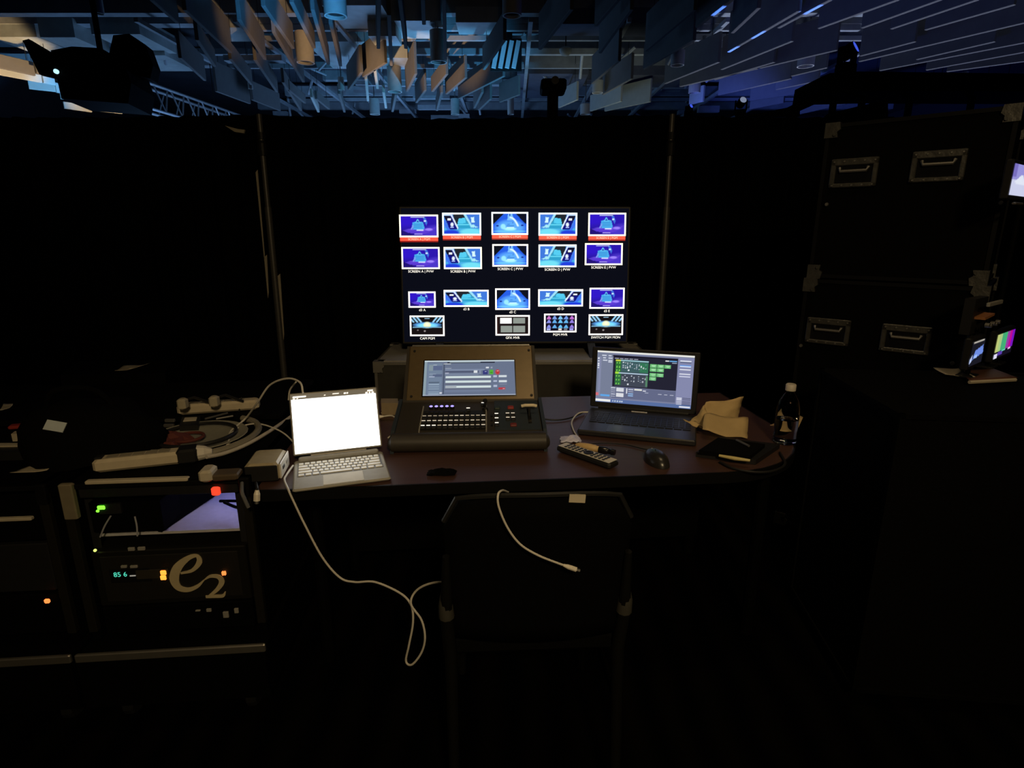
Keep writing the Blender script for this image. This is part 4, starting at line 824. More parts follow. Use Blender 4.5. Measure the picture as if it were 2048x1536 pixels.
# ------------------------------------------------------------------ small things on the desk
p = at_z(1313, 924, .742)
mo = thing('mouse', 'black computer mouse at the right of the desk', 'mouse', (p.x, p.y, .74), R(14))
def mouse_shell():
    vs = []; n = 14; m = 9
    for j in range(m):
        t = j / (m - 1) * math.pi / 2; s_ = math.cos(t) ** .7; z = .036 * math.sin(t) ** .9
        for k in range(n):
            a = 2 * math.pi * k / n; vs.append((.034 * s_ * math.cos(a), .058 * s_ * math.sin(a) + .006 * math.sin(t), z + .001))
    fs = [(j * n + k, j * n + (k + 1) % n, (j + 1) * n + (k + 1) % n, (j + 1) * n + k) for j in range(m - 1) for k in range(n)] + [tuple(range(n - 1, -1, -1))]
    return MB().add(vs, fs)
mouse_shell().build('shell', mat('mouse_black', (.02, .019, .019), .3, spec=.5), mo, True)
MB().lathe([(.007, -.003), (.009, 0), (.007, .003)], (0, .032, .028), 12, rotmat(y=R(90))).build('scroll_wheel', GREYP, mo)
MB().box((0, .03, .0285), (.001, .045, .006), rotmat(x=R(-22))).build('button_seam', BLK, mo)
cab = [at_z(x, y, .744) for x, y in ((1306, 902), (1280, 896), (1250, 889), (1210, 886), (1170, 888), (1150, 880))]
tag(MB().tube(spline(cab, 6), .002, 6).build('mouse_cable', BLK2, None, True), 'thin dark mouse cable curving towards the white wrapper', 'cable')
a, b = at_z(1124, 900, .742), at_z(1226, 936, .742); dv = b - a
rm_ = thing('remote_control', 'black remote control with a pale button face at the desk front', 'remote', (a + b) / 2 * 1.0, math.atan2(dv.y, dv.x))
RL = dv.length + .01
MB().box((0, 0, .011), (RL, .05, .020), ch=.006).build('body', BLK2, rm_)
MB().box((0, 0, .0212), (RL - .012, .042, .001), ch=.0004).build('face_plate', mat('remote_face', (.62, .58, .48), .4), rm_)
for r in range(11):
    for k in range(3):
        x = -RL / 2 + .032 + r * (RL - .065) / 10; 
        if r in (5, 6): continue
        MB().box((x, (k - 1) * .0125, .0225), (.009, .0085, .002), ch=.0006).build('button', BLK2, rm_)
MB().lathe([(.016, 0), (.016, .003), (.008, .0035), (.008, .002)], (-RL / 2 + .032 + 5.5 * (RL - .065) / 10, 0, .0212), 16).build('navigation_ring', BLK2, rm_)
a, b = at_z(1152, 890, .755), at_z(1230, 905, .755); dv = (b - a)
pn = thing('marker', 'wood-coloured stubby marker with dark end beside the remote control', 'pen', a, math.atan2(dv.y, dv.x))
L_ = dv.length; ry = rotmat(y=R(90))
MB().lathe([(.006, 0), (.0105, .01), (.0125, .03), (.0125, L_ * .5), (.0105, L_ * .52), (.0105, L_ * .6)], (0, 0, 0), 14, ry).build('barrel', mat('tan_barrel', (.55, .38, .17), .5), pn, True)
MB().lathe([(.0112, L_ * .6), (.0112, L_ * .8), (.009, L_ * .82), (.009, L_ * .9), (.011, L_ * .92), (.009, L_)], (0, 0, 0), 14, ry).build('end_cap', BLKGL, pn, True)
def crumple(name, c, rx, ry_, h, m, label, cat, seed, n=9):
    rg = random.Random(seed); vs = []
    for j in range(n):
        for i in range(n):
            u, v = i / (n - 1) * 2 - 1, j / (n - 1) * 2 - 1; d = max(abs(u), abs(v))
            z = h * (1 - d ** 2) * rg.uniform(.5, 1.0) + .003 + (.004 * rg.random() if d > .9 else 0)
            k = 1 - .18 * rg.random() * (d > .9); vs.append((u * rx * k, v * ry_ * k, z))
    fs = [(j * n + i, j * n + i + 1, (j + 1) * n + i + 1, (j + 1) * n + i) for j in range(n - 1) for i in range(n - 1)]
    o = MB().add(vs, fs).build(name, m); o.location = c
    md_ = o.modifiers.new('thick', 'SOLIDIFY'); md_.thickness = .0012
    return tag(o, label, cat)
p = at_z(1141, 881, .742); crumple('wrapper', (p.x, p.y, .741), .038, .028, .018, mat('bluish_wrapper', (.55, .55, .75), .35), 'small crumpled bluish-white wrapper behind the remote control', 'wrapper', 4)
p = at_z(884, 948, .742); crumple('cable_tie_bundle', (p.x, p.y, .741), .045, .02, .018, CLOTH, 'small black fuzzy bundle at the desk front edge below the console', 'bundle', 6)
# kraft napkin: two stiff crumpled folds
def napkin():
    rg = random.Random(12); mb = MB()
    def sheet_(pts, Y0, Y1, bow, n=9):
        P = [at_y(*pts[0], Y1), at_y(*pts[1], Y1), at_y(*pts[2], Y0), at_y(*pts[3], Y0)]; vs = []
        for j in range(n):
            for i in range(n):
                u, v = i / (n - 1), j / (n - 1); q = P[0].lerp(P[1], u).lerp(P[3].lerp(P[2], u), v)
                q.y += bow * math.sin(u * 6.3 + v * 2) + rg.uniform(-.003, .003); q.z += .004 * math.sin(u * 8 + 1) + rg.uniform(-.0015, .0015); vs.append(q)
        fs = [(j * n + i, (j + 1) * n + i, (j + 1) * n + i + 1, j * n + i + 1) for j in range(n - 1) for i in range(n - 1)]; mb.add(vs, fs)
    sheet_([(1412, 806), (1487, 794), (1476, 845), (1388, 858)], 2.02, 2.05, .008)
    sheet_([(1380, 846), (1408, 810), (1425, 850), (1404, 861)], 1.98, 2.02, .008)
    sheet_([(1409, 828), (1497, 836), (1496, 880), (1406, 861)], 1.90, 2.0, .006)
    sheet_([(1366, 840), (1390, 842), (1402, 852), (1385, 853)], 1.97, 1.99, .003, 5)
    o = mb.build('paper_napkin', KRAFT, None, True); md_ = o.modifiers.new('thick', 'SOLIDIFY'); md_.thickness = .0012
    return tag(o, 'crumpled tan paper napkin leaning right of the black laptop', 'napkin')
napkin()
def slab(name, pts, z0, z1, m, label, cat):
    P = [at_z(*q, z1) for q in pts]; n = len(P)
    c = sum(P, Vector()) / n
    o = MB().prism([(q.x - c.x, q.y - c.y) for q in P], 'z', 0, z1 - z0).build(name, m); o.location = (c.x, c.y, z0); return tag(o, label, cat)
slab('notebook', [(1392, 904), (1512, 920), (1560, 888), (1440, 874)], .741, .757, BLK2, 'black notebook under the tan napkin', 'notebook')
slab('notebook', [(1398, 900), (1500, 912), (1530, 888), (1436, 875)], .7575, .770, CLOTH, 'black fabric pouch stacked on the black notebook', 'pouch')
a, b = at_z(1438, 911, .765), at_z(1500, 921, .765)
tag(MB().tube([a, a.lerp(b, .5) + Vector((0, -.004, 0)), b], [.004, .006, .004], 8).build('pale_pen', mat('yellow_tag', (.6, .5, .2), .5), None, True), 'yellowish pen lying along the front of the black notebook', 'pen')
a, b = at_z(1473, 880, .776), at_z(1498, 892, .776)
tag(MB().tube([a, b], .004, 8).build('metal_pen', STEEL, None, True), 'short silver pen sticking out from under the napkin', 'pen')
cab = [at_z(x, y, .746) for x, y in ((1440, 924), (1465, 936), (1505, 944), (1545, 942), (1570, 928), (1560, 905))]
tag(MB().tube(spline(cab, 6), .004, 6).build('black_cable', BLK2, None, True), 'black cable looped at the right end of the desk', 'cable')
# water bottle
p = at_z(1568, 884, .742)
bo = thing('water_bottle', 'clear half-full plastic water bottle with pale cap at the desk right end', 'bottle', (p.x, p.y, .741))
gm = bpy.data.materials.new('clear_plastic'); gm.use_nodes = True; g = gm.node_tree.nodes['Principled BSDF']
g.inputs['Transmission Weight'].default_value = 1; g.inputs['Roughness'].default_value = .03; g.inputs['IOR'].default_value = 1.12; g.inputs['Base Color'].default_value = (.9, .9, .88, 1)
wm = bpy.data.materials.new('water'); wm.use_nodes = True; g = wm.node_tree.nodes['Principled BSDF']
g.inputs['Transmission Weight'].default_value = 1; g.inputs['Roughness'].default_value = 0; g.inputs['IOR'].default_value = 1.33; g.inputs['Base Color'].default_value = (.95, .95, .9, 1)
MB().lathe([(.03, 0), (.037, .006), (.0375, .03), (.0355, .04), (.0375, .05), (.0375, .115), (.034, .14), (.022, .165), (.0125, .178), (.0125, .19)], n=24).build('bottle_body', gm, bo, True)
MB().lathe([(.028, .003), (.0355, .008), (.0355, .03), (.034, .04), (.0355, .05), (.0355, .085)], n=24).build('water', wm, bo, True)
MB().lathe([(.0385, .05), (.0385, .09)], n=24).build('label_band', mat('bottle_label', (.42, .34, .16), .5), bo, True) if False else None
MB().lathe([(.0165, .184), (.0165, .203), (.014, .206)], n=20).build('cap', mat('pale_cap', (.55, .50, .42), .5), bo, True)
sheet('paper_sheet', [(1540, 852), (1592, 828), (1606, 836), (1594, 862)], .742, 'small tan paper behind the water bottle', KRAFT, curl=0)
# carton and slips behind the tablet
slab('cardboard_carton', [(762, 806), (796, 806), (796, 797), (762, 797)], .741, .79, mat('brown_card', (.26, .20, .12), .8), 'flat brown carton behind the tablet, left of the console', 'box')
for k, yy in enumerate((818, 824)):
    a, b = at_z(764, yy, .747), at_z(795, yy + 2, .747); tag(MB().box((a + b) / 2, ((b - a).length, .012, .004)).build('paper_slip', WHITEP), ('upper' if k == 0 else 'lower') + ' thin white slip between tablet and console', 'slip')
# charger block
b0 = at_z(490, 968, .742)
ch = thing('charger_block', 'beige charger block with pale port side, left of the tablet', 'charger', (b0.x, b0.y, .741), R(9))
MB().box((.048, .062, .03), (.092, .125, .056), ch=.008).build('body', mat('charger_shell', (.36, .30, .19), .5), ch)
MB().box((.0965, .062, .03), (.006, .11, .046), ch=.002).build('port_face', WHITEP, ch)
MB().box((.1, .04, .032), (.002, .022, .010), ch=.0005).build('port', BLK2, ch); MB().box((.1, .085, .032), (.002, .022, .010), ch=.0005).build('port', GREYP, ch)
MB().box((.048, -.002, .03), (.088, .006, .046), ch=.002).build('front_face', BLK2, ch)

def cable(name, pts, r, m, label, ends=None, n=8):
    sp_ = spline(pts, n); o = MB().tube(sp_, r, 8).build('jacket' if ends else name, m, None, True)
    if not ends: return tag(o, label, 'cable')
    t = thing(name, label, 'cable', sp_[0]); o.parent = t; o.location = -sp_[0]
    for e in ends:
        q, s_ = (sp_[0], sp_[2]) if e == 0 else (sp_[-1], sp_[-3]); d = (q - s_).normalized()
        MB().tube([Vector(q) - d * .006 - sp_[0], Vector(q) + d * .006 - sp_[0], q + d * .024 - sp_[0]], [r * 1.2, r * 2.2, r * 2.2], 8).build('connector', mat('connector_white', (.75, .70, .58), .45), t)
        MB().tube([q + d * .024 - sp_[0], q + d * .032 - sp_[0]], r * 1.4, 8).build('plug_tip', STEEL, t)
    return t
Z_ = .747
cable('charging_cable', [at_y(606, 786, 1.76), at_y(600, 765, 1.78), at_y(575, 757, 1.82), at_y(540, 770, 1.86), at_y(515, 805, 1.88), at_z(490, 838, .80), at_z(462, 862, .785), at_z(457, 886, .779)], .0032, CABLEW, 'white cable arching up behind the tablet and down to the left', [1])
cable('charging_cable', [at_z(460, 868, .779), at_z(485, 852, .784), at_z(520, 848, .79), at_z(560, 862, .78), at_z(586, 884, .76), at_z(594, 905, .75)], .0026, CABLEW, 'thin white cable bowed between the power strip and the tablet')
cable('charging_cable', [at_y(577, 800, 1.9), at_y(580, 780, 1.9), at_y(592, 764, 1.88)], .0028, CABLEW, 'short white cable stub behind the tablet top left corner')
cable('charging_cable', [at_z(764, 833, .78), at_z(785, 832, .782), at_z(797, 846, .775), at_z(790, 864, .76), at_z(776, 876, .75)], .0028, CABLEW, 'white cable looping between the tablet and the console', [0])
cable('charging_cable', [at_z(1182, 824, .752), at_z(1158, 826, .752), at_z(1144, 842, .748), at_z(1146, 858, .746), at_z(1156, 876, .745)], .0028, CABLEW, 'white cable at the left side of the black laptop')
cable('black_cable', [at_z(1072, 836, .75), at_z(1110, 840, .746), at_z(1140, 836, .746), at_z(1168, 824, .748)], .003, BLK2, 'black cable between the console and the black laptop')
cable('long_white_cable', [at_z(586, 931, .75), at_z(573, 950, .748), at_z(569, 960, .748), at_z(577, 980, .748), at_y(586, 1000, 1.475), at_y(610, 1050, 1.465), at_y(645, 1115, 1.46), at_y(680, 1155, 1.455), at_y(710, 1164, 1.45), at_y(750, 1164, 1.44), at_y(800, 1186, 1.42), at_y(822, 1210, 1.40), at_y(826, 1245, 1.39), at_y(818, 1290, 1.38), at_y(812, 1322, 1.38),
      at_y(824, 1329, 1.37), at_y(843, 1305, 1.37), at_y(850, 1275, 1.37), at_y(843, 1240, 1.38), at_y(822, 1208, 1.39), at_y(832, 1182, 1.40), at_y(860, 1167, 1.38), at_y(900, 1163, 1.34)], .003, CABLEW, 'long white cable hanging from the tablet and looping under the desk')

# ------------------------------------------------------------------ chairs
def chair_mesh(t, w=.40, zt=.86):
    n = 13; vs = []; m_ = 8
    for j in range(m_ + 1):
        v = j / m_
        for i in range(n):
            u = i / (n - 1) * 2 - 1
            z = .50 + (zt - .50 - .022 * abs(u) ** 3 - (.05 * max(0, abs(u) - .86) / .14)) * v
            vs.append((u * w / 2 * (.97 + .03 * v), -.03 * v * 1.5 + .03 * (u * u) , z))
    fs = [(j * n + i, j * n + i + 1, (j + 1) * n + i + 1, (j + 1) * n + i) for j in range(m_) for i in range(n - 1)]
    b = MB().add(vs, fs).build('backrest', VELVET, t, True); md_ = b.modifiers.new('thick', 'SOLIDIFY'); md_.thickness = .035; md_.offset = 0
    edge = [(u * w / 2, -.045 + .03 * u * u - .012, zt - .022 * abs(u) ** 3 - (.05 * max(0, abs(u) - .86) / .14) + .012) for u in [k / 14 * 2 - 1 for k in range(15)]]
    MB().tube(edge, .006, 6).build('edge_piping', BLK2, t, True)
    MB().box((0, .24, .46), (.43, .43, .07), ch=.02).build('seat', CLOTH, t)
    FR = mat('chair_frame', (.006, .006, .005), .45, spec=.15)
    for s in (-1, 1):
        MB().tube([(s * .207, .006, .68), (s * .211, -.004, .60), (s * .210, .0, .565)], [.006, .017, .019], 10).build('leg_sleeve', mat('grey_sleeve', (.045, .043, .035), .5), t, True)
        MB().tube([(s * .205, -.03, .74), (s * .21, .0, .56), (s * .205, .02, .45), (s * .20, -.05, .012)], [.008, .016, .016, .013], 10).build('leg', FR, t, True)
        MB().tube([(s * .19, .43, .44), (s * .20, .46, .012)], .013, 10).build('leg', FR, t, True)
        MB().tube([(s * .205, .02, .30), (s * .195, .44, .30)], .009, 8).build('stretcher', FR, t)
cp = at_y(1076, 986, 1.17)
c1 = thing('chair', 'black fabric chair pulled up at the desk centre with a white cable over its back', 'chair', (cp.x, 1.20, 0), R(3))
chair_mesh(c1, .415, cp.z - .004)
a = at_y(1150, 992, 1.16); MB().box((a.x - cp.x, a.y - 1.22, a.z + .002), (.035, .004, .018), rotmat(y=R(4))).build('care_tag', PAPER, c1)
cable('usb_cable', [at_y(1016, 984, 1.215), at_y(1004, 981, 1.15), at_y(996, 990, 1.125), at_y(998, 1015, 1.12), at_y(1015, 1055, 1.12), at_y(1040, 1088, 1.12), at_y(1075, 1110, 1.12), at_y(1115, 1126, 1.12), at_y(1132, 1132, 1.12)], .0024, CABLEW, 'white plug cable draped over the chair back', [1])

# ------------------------------------------------------------------ equipment racks at the left
ryaw = R(5); RP = Vector((-1.235, 1.478, 0)); RW = .50; RZ0, RZ1 = .275, .772
def rack_shell(t, w=RW, left_bright=True):
    D = .52
    MB().box((.012, D / 2, (RZ0 + RZ1) / 2), (.02, D, RZ1 - RZ0)).build('side_panel', BLK, t); MB().box((w - .012, D / 2, (RZ0 + RZ1) / 2), (.02, D, RZ1 - RZ0)).build('side_panel', BLK, t)
    MB().box((w / 2, D / 2, RZ1 - .01), (w, D, .02)).build('top_panel', BLK, t); MB().box((w / 2, D - .01, (RZ0 + RZ1) / 2), (w - .05, .02, RZ1 - RZ0)).build('back_panel', BLK, t)
    MB().box((.20, .004, RZ1 - .001), (.27, .018, .010), ch=.002).build('top_edge', PAPER, t)
    MB().box((w / 2, .004, RZ1 - .012), (w, .016, .014), ch=.002).build('top_edge', EDGE, t)
    for x in (.0, w): MB().box((x + (.012 if x == 0 else -.012), -.002, (RZ0 + RZ1) / 2), (.024, .02, RZ1 - RZ0 - .06), ch=.002).build('front_edge', mat('dark_edge', (.012, .011, .008), .5, spec=.1), t)
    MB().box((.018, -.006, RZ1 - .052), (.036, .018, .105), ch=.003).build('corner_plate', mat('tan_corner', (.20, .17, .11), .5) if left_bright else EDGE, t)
    MB().box((w - .014, -.004, RZ1 - .03), (.028, .018, .06), ch=.003).build('corner_plate', EDGE, t)
    for s in (.045, w - .045): MB().box((s, .03, (RZ0 + RZ1) / 2), (.022, .003, RZ1 - RZ0 - .05)).build('rack_rail', BLK2, t)
    # lower tray with aluminium lip
    MB().box((w / 2, D / 2 - .03, .18), (w + .02, D + .08, .17)).build('tray', BLK, t)
    MB().box((w / 2, -.066, RZ0 - .012), (w + .024, .012, .026), ch=.003).build('tray_lip', ALU, t)
    for x in (.07, w - .07):
        for y in (.02, D - .06): MB().lathe([(.042, -.016), (.048, -.010), (.048, .010), (.042, .016)], (x, y, .048), 14, rotmat(y=R(90))).build('caster', BLK2, t)
def unit(t, z0, z1, m, w=RW, d=.4): return MB().box((w / 2, .004 + d / 2, (z0 + z1) / 2), (w - .075, d, z1 - z0), ch=.003).build('rack_unit', m, t)
r1 = thing('equipment_rack', 'open-front rack case holding the processor with the e2 emblem', 'rack', RP, ryaw, 'rack cases left of the desk')
rack_shell(r1)
rn = Vector((math.sin(ryaw), -math.cos(ryaw), 0)); rux = Vector((math.cos(ryaw), math.sin(ryaw), 0))
def rloc(x, y, off=.0):   # point on the face of the rack units
    q = at_plane(x, y, RP - rn * off, rn) - RP; return q.dot(rux), q.z
u1 = unit(r1, .722, .757, BLK2, d=.12)
g_ = rloc(433, 981); MB().box((g_[0], -.004, g_[1]), (.022, .014, .024), ch=.003).build('rocker_switch', glow('red_rocker', (1, .06, .025), 1.1), u1)
for x, y, w_, h_, off in ((204, 1014, .020, .011, 0), (197, 1021, .008, .007, 0)):
    g_ = rloc(x, y); MB().box((g_[0], -.004, g_[1]), (w_, .006, h_), ch=.002).build('status_led', glow('green_led', (.25, 1, .05), 1.3), u1)
u0 = MB().box((.15, .12, .66), (.19, .22, .09)).build('rack_unit', BLK, r1); MB().box((.115, .003, .69), (.06, .008, .03)).build('led_panel', BLK2, r1)
# shelf with the violet-lit top of the processor
zt_ = rloc(350, 1074)[1]; 
shelf = MB().box((RW / 2, .24, zt_ - .006), (RW - .08, .40, .008)).build('shelf_plate', mat('grey_shelf', (.5, .5, .52), .45, scale=60), r1)
MB().box((.25, .16, zt_ + .05), (.012, .26, .10), rotmat(z=R(-14))).build('divider', BLK, r1)
ledp = MB().box((RW - .13, .20, .745), (.12, .02, .012)).build('strip_light', glow('violet_strip', (.42, .40, 1), 22), r1)
for pts in ([(.44, .06, zt_ + .06), (.455, .05, zt_ + .035), (.47, .07, zt_ + .03), (.46, .12, zt_ + .002)], [(.38, .1, zt_ + .055), (.43, .07, zt_ + .05), (.48, .06, zt_ + .052)], [(.36, .12, zt_ + .05), (.42, .09, zt_ + .062), (.485, .08, zt_ + .06)]):
    MB().tube(spline(pts, 5), .0045, 6).build('patch_cable', BLK, r1, True)
for pts in (((224, 1030), (212, 1050), (203, 1072)), ((272, 1031), (276, 1050), (277, 1070))):
    P_ = [rloc(*q, off=.01) for q in pts]; MB().tube(spline([(a_, .004, b_) for a_, b_ in P_], 5), .0024, 6).build('patch_cable', mat('pale_patch_cable', (.35, .36, .4), .5), r1, True)
e2t, e2b = rloc(330, 1100)[1], rloc(330, 1208)[1]
e2 = unit(r1, e2b, e2t, mat('processor_face', (.007, .0065, .005), .45, spec=.35))
MB().box((RW / 2, .0035, (e2t + e2b) / 2), (RW - .12, .004, e2t - e2b - .03), ch=.001).build('front_grille', mat('processor_grille', (.010, .009, .007), .5), e2)
LOGO = mat('emblem_gold_grey', (.5, .42, .25), .45)
def stroke(pts, wid, yy):
    P_ = spline([(a_, 0, b_) for a_, b_ in pts], 10); n = len(P_); mb = MB(); vs = []
    for i, q in enumerate(P_):
        t_ = (P_[min(i + 1, n - 1)] - P_[max(i - 1, 0)]).normalized(); nn = Vector((-t_.z, 0, t_.x)); k = i / (n - 1) * (len(wid) - 1); a_ = int(min(k, len(wid) - 2)); w_ = wid[a_] + (wid[a_ + 1] - wid[a_]) * (k - a_)
        for s_ in (-1, 1): vs += [Vector((q.x, yy, q.z)) + nn * s_ * w_, Vector((q.x, yy - .003, q.z)) + nn * s_ * w_]
    fs = []
    for i in range(n - 1):
        a_ = i * 4; b_ = a_ + 4; fs += [(a_ + 1, a_ + 3, b_ + 3, b_ + 1), (a_, b_, b_ + 2, a_ + 2), (a_, a_ + 1, b_ + 1, b_), (a_ + 2, b_ + 2, b_ + 3, a_ + 3)]
    return mb.add(vs, fs)
E_ = [rloc(*q) for q in ((362, 1146), (385, 1140), (399, 1124), (394, 1111), (376, 1116), (356, 1134), (349, 1156), (357, 1174), (376, 1179), (395, 1172), (408, 1160))]
stroke(E_, [.003, .005, .008, .0045, .0075, .0125, .0135, .0095, .0068, .0052, .002], .0005).build('emblem_letter', LOGO, e2)
T_ = [rloc(*q) for q in ((409, 1159), (421, 1152), (437, 1153), (444, 1163), (436, 1177), (420, 1191))]
stroke(T_, [.0015, .0045, .0065, .008, .006, .004], .0005).build('emblem_numeral', LOGO, e2)
T_ = [rloc(*q) for q in ((412, 1193), (430, 1192), (446, 1191), (451, 1183))]; stroke(T_, [.004, .005, .005, .0015], .0007).build('emblem_numeral', LOGO, e2)
a_, b_ = rloc(217, 1140), rloc(304, 1163); MB().box(((a_[0] + b_[0]) / 2 + .0, .0015, (a_[1] + b_[1]) / 2), (b_[0] - a_[0], .003, a_[1] - b_[1]), ch=.001).build('display', BLKGL, e2)
a_ = rloc(241, 1149); me = text_mesh('85 6', .021); me.materials.append(glow('teal_digits', (.1, .85, .62), .9)); s = link('display_digits', me, e2); s.location = (a_[0], -.0015, a_[1]); s.rotation_euler = (R(90), 0, 0)
a_ = rloc(266, 1151); MB().box((a_[0], -.0015, a_[1]), (.016, .001, .003)).build('display_dash', glow('pale_dash', (.7, .7, .65), .35), e2)
a_ = rloc(290, 1149); MB().box((a_[0] + .02, .001, a_[1]), (.09, .003, .03), ch=.001).build('sub_panel', mat('sub_panel', (.03, .026, .018), .45), e2)
for y in (1145, 1155): a_ = rloc(327, y); MB().box((a_[0], -.001, a_[1]), (.016, .006, .014), ch=.002).build('lit_button', glow('amber_button', (1, .42, .05), 1.3), e2)
a_ = rloc(448, 1146); MB().box((a_[0], -.001, a_[1]), (.013, .006, .013), ch=.003).build('lit_button', glow('orange_button', (1, .3, .07), 1.1), e2)
a_ = rloc(191, 1100); MB().lathe([(.004, 0), (.004, .004)], (a_[0], .000, a_[1]), 8, rotmat(x=R(90))).build('status_led', glow('lime_led', (.75, 1, .2), 1.3), e2)
u3 = unit(r1, RZ0 + .01, e2b - .006, BLK)
for x, y, w_, h_ in ((396, 1221, .014, .004), (418, 1220, .014, .010), (452, 1229, .016, .020), (473, 1221, .012, .016), (283, 1097, .02, .01), (263, 1098, .018, .01), (248, 1133, .016, .008), (268, 1133, .02, .008)):
    a_ = rloc(x, y); MB().box((a_[0], .000, a_[1]), (w_, .006, h_), ch=.001).build('connector', GREYP, u3 if y > 1200 else e2)

r2 = thing('equipment_rack', 'dark rack case at the left frame border with one orange light', 'rack', RP + rux * -.535, ryaw, 'rack cases left of the desk')
rack_shell(r2, left_bright=False)
for z0, z1 in ((.60, .74), (.44, .59), (.30, .43)): unit(r2, z0, z1, BLK2 if z0 == .44 else BLK)
q = at_plane(100, 1197, RP, rn) - (RP + rux * -.535); MB().box((q.dot(rux), -.012, q.z), (.016, .008, .012), ch=.003).build('lit_button', glow('orange_small', (1, .33, .08), 1.0), r2)
q = at_plane(28, 1037, RP, rn) - (RP + rux * -.535); MB().box((q.dot(rux), -.002, q.z), (.10, .014, .010), ch=.002).build('unit_handle', PAPER, r2)

# black-clothed side table behind the racks and the clutter on it
st = thing('side_table', 'black cloth-covered side table behind the rack cases', 'table', (-1.62, 2.03, 0), ryaw)
MB().box((0, .27, .762), (1.5, .54, .02), ch=.004).build('tabletop', CLOTH, st)
MB().box((0, .27, .42), (1.44, .50, .66)).build('cloth_skirt', CLOTH, st)
TZ = .774
def power_strip(px0, px1, z, label, plugs):
    a, b = at_z(*px0, z), at_z(*px1, z); d = b - a
    o = thing('power_strip', label, 'power strip', a, math.atan2(d.y, d.x)); L_ = d.length
    MB().box((L_ / 2, 0, .02), (L_, .052, .038), ch=.008).build('body', BEIGE, o)
    for k in range(5): MB().box((L_ * (.2 + k * .14), 0, .0395), (.03, .03, .002), ch=.0005).build('socket', mat('socket_grey', (.3, .26, .18), .5), o)
    MB().box((L_ * .06, 0, .041), (.02, .03, .006), ch=.002).build('switch', BLK2, o)
    return o, L_
ps, L_ = power_strip((192, 942), (375, 922), .774, 'long beige power strip on top of the e2 rack case', 0)
MB().box((L_ + .005, 0, .022), (.055, .058, .044), ch=.006).build('end_clamp', BLK2, ps); MB().lathe([(.024, 0), (.02, .02), (.008, .04)], (L_ + .03, 0, .022), 12, rotmat(y=R(90))).build('cord_gland', WHITEP, ps)
ps2, L2 = power_strip((358, 828), (520, 816), TZ, 'beige power strip on the side table with two plugs in it', 2)
MB().tube([(L2 * .75, -.03, .0), (L2 * .78, 0, .046), (L2 * .8, .035, 0)], .003, 6).build('cord_tie', BLK2, ps2)
for k, (x, y, lab) in enumerate(((367, 800, 'left pale plug standing on the side-table power strip'), (430, 795, 'right pale plug standing on the side-table power strip'))):
    q = at_z(x, y + 18, TZ + .04); pl = thing('plug', lab, 'plug', q, ryaw)
    MB().box((0, 0, .02), (.03, .036, .04), ch=.006).build('body', mat('plug_cream', (.42, .37, .26), .5), pl); MB().tube([(0, .01, .03), (.03, .03, .035), (.08, .06, .0)], .005, 6).build('cord', BLK2, pl, True)
cable('thick_cable', [at_z(413, 914, .795), at_z(450, 906, .785), at_z(495, 888, .782), at_z(540, 862, .782), at_z(575, 838, .765), at_z(600, 820, .765)], .006, mat('thick_white_cord', (.55, .5, .42), .5), 'thick white cord from the long power strip to behind the tablet')
q = at_z(395, 878, .776)
pl = thing('round_plate', 'round pale paper plate behind the long power strip', 'plate', (q.x, q.y, .775), 0)
MB().lathe([(.09, 0), (.13, .004), (.155, .014), (.152, .016), (.128, .007), (.02, .004)], n=28).build('dish', mat('plate_grey', (.24, .23, .18), .7), pl, True)
ring = lambda c, r_, z, n=28, k=1.0: [Vector((c.x + r_ * math.cos(2 * math.pi * i / n), c.y + r_ * k * math.sin(2 * math.pi * i / n), z)) for i in range(n + 1)]
tag(MB().tube(ring(q, .118, .793), .006, 6).build('cable_loop', BLK2, None, True), 'larger black cable loop lying on the round plate', 'cable')
q2 = at_z(378, 884, .776); tag(MB().tube(ring(q2, .045, .793), .005, 6).build('cable_loop', DKRED, None, True), 'small dark red cable loop lying on the round plate', 'cable')
q3 = at_z(438, 868, .776); arc = [Vector((q.x + .185 * math.cos(a_), q.y + .2 * math.sin(a_), .787)) for a_ in [R(-75 + k * 9) for k in range(17)]]
tag(MB().tube(arc, .011, 8).build('hose_loop', mat('grey_hose', (.22, .2, .15), .6), None, True), 'grey thick cable arc around the round plate', 'cable')
slab('adapter', [(358, 852), (396, 850), (400, 832), (364, 834)], TZ, .800, BLK2, 'small black adapter with pale label in front of the side-table power strip', 'adapter')
slab('paper_slip', [(366, 842), (392, 840), (394, 834), (370, 835)], .8005, .803, PAPER, 'pale label slip lying on the black adapter', 'label')
for k, (a_, b_, lab) in enumerate((((410, 838), (455, 826), 'longer silver pen right of the black adapter'), ((432, 838), (466, 832), 'shorter silver pen right of the black adapter'))):
    P_, Q_ = at_z(*a_, .779), at_z(*b_, .779); tag(MB().tube([P_, Q_], .004, 8).build('metal_pen', STEEL, None, True), lab, 'pen')
for k, (x, y) in enumerate(((340, 841), (338, 851))):
    P_ = at_z(x, y, .781); tag(MB().box(P_, (.035, .012, .012), ch=.002).build('metal_plug', STEEL), ('upper' if k == 0 else 'lower') + ' small metal plug left of the black adapter', 'plug')
P_ = at_z(322, 888, .776); crumple('red_pouch', (P_.x, P_.y, .774), .085, .06, .055, DKRED, 'dark red fabric pouch between the black bag and the round plate', 'pouch', 21)
P_ = at_z(190, 905, .776)
bag = thing('black_bag', 'bulky black bag slumped on the rack tops at left', 'bag', (P_.x, P_.y, .774), R(10))
vs = []; n, m_ = 18, 8; rg = random.Random(8)
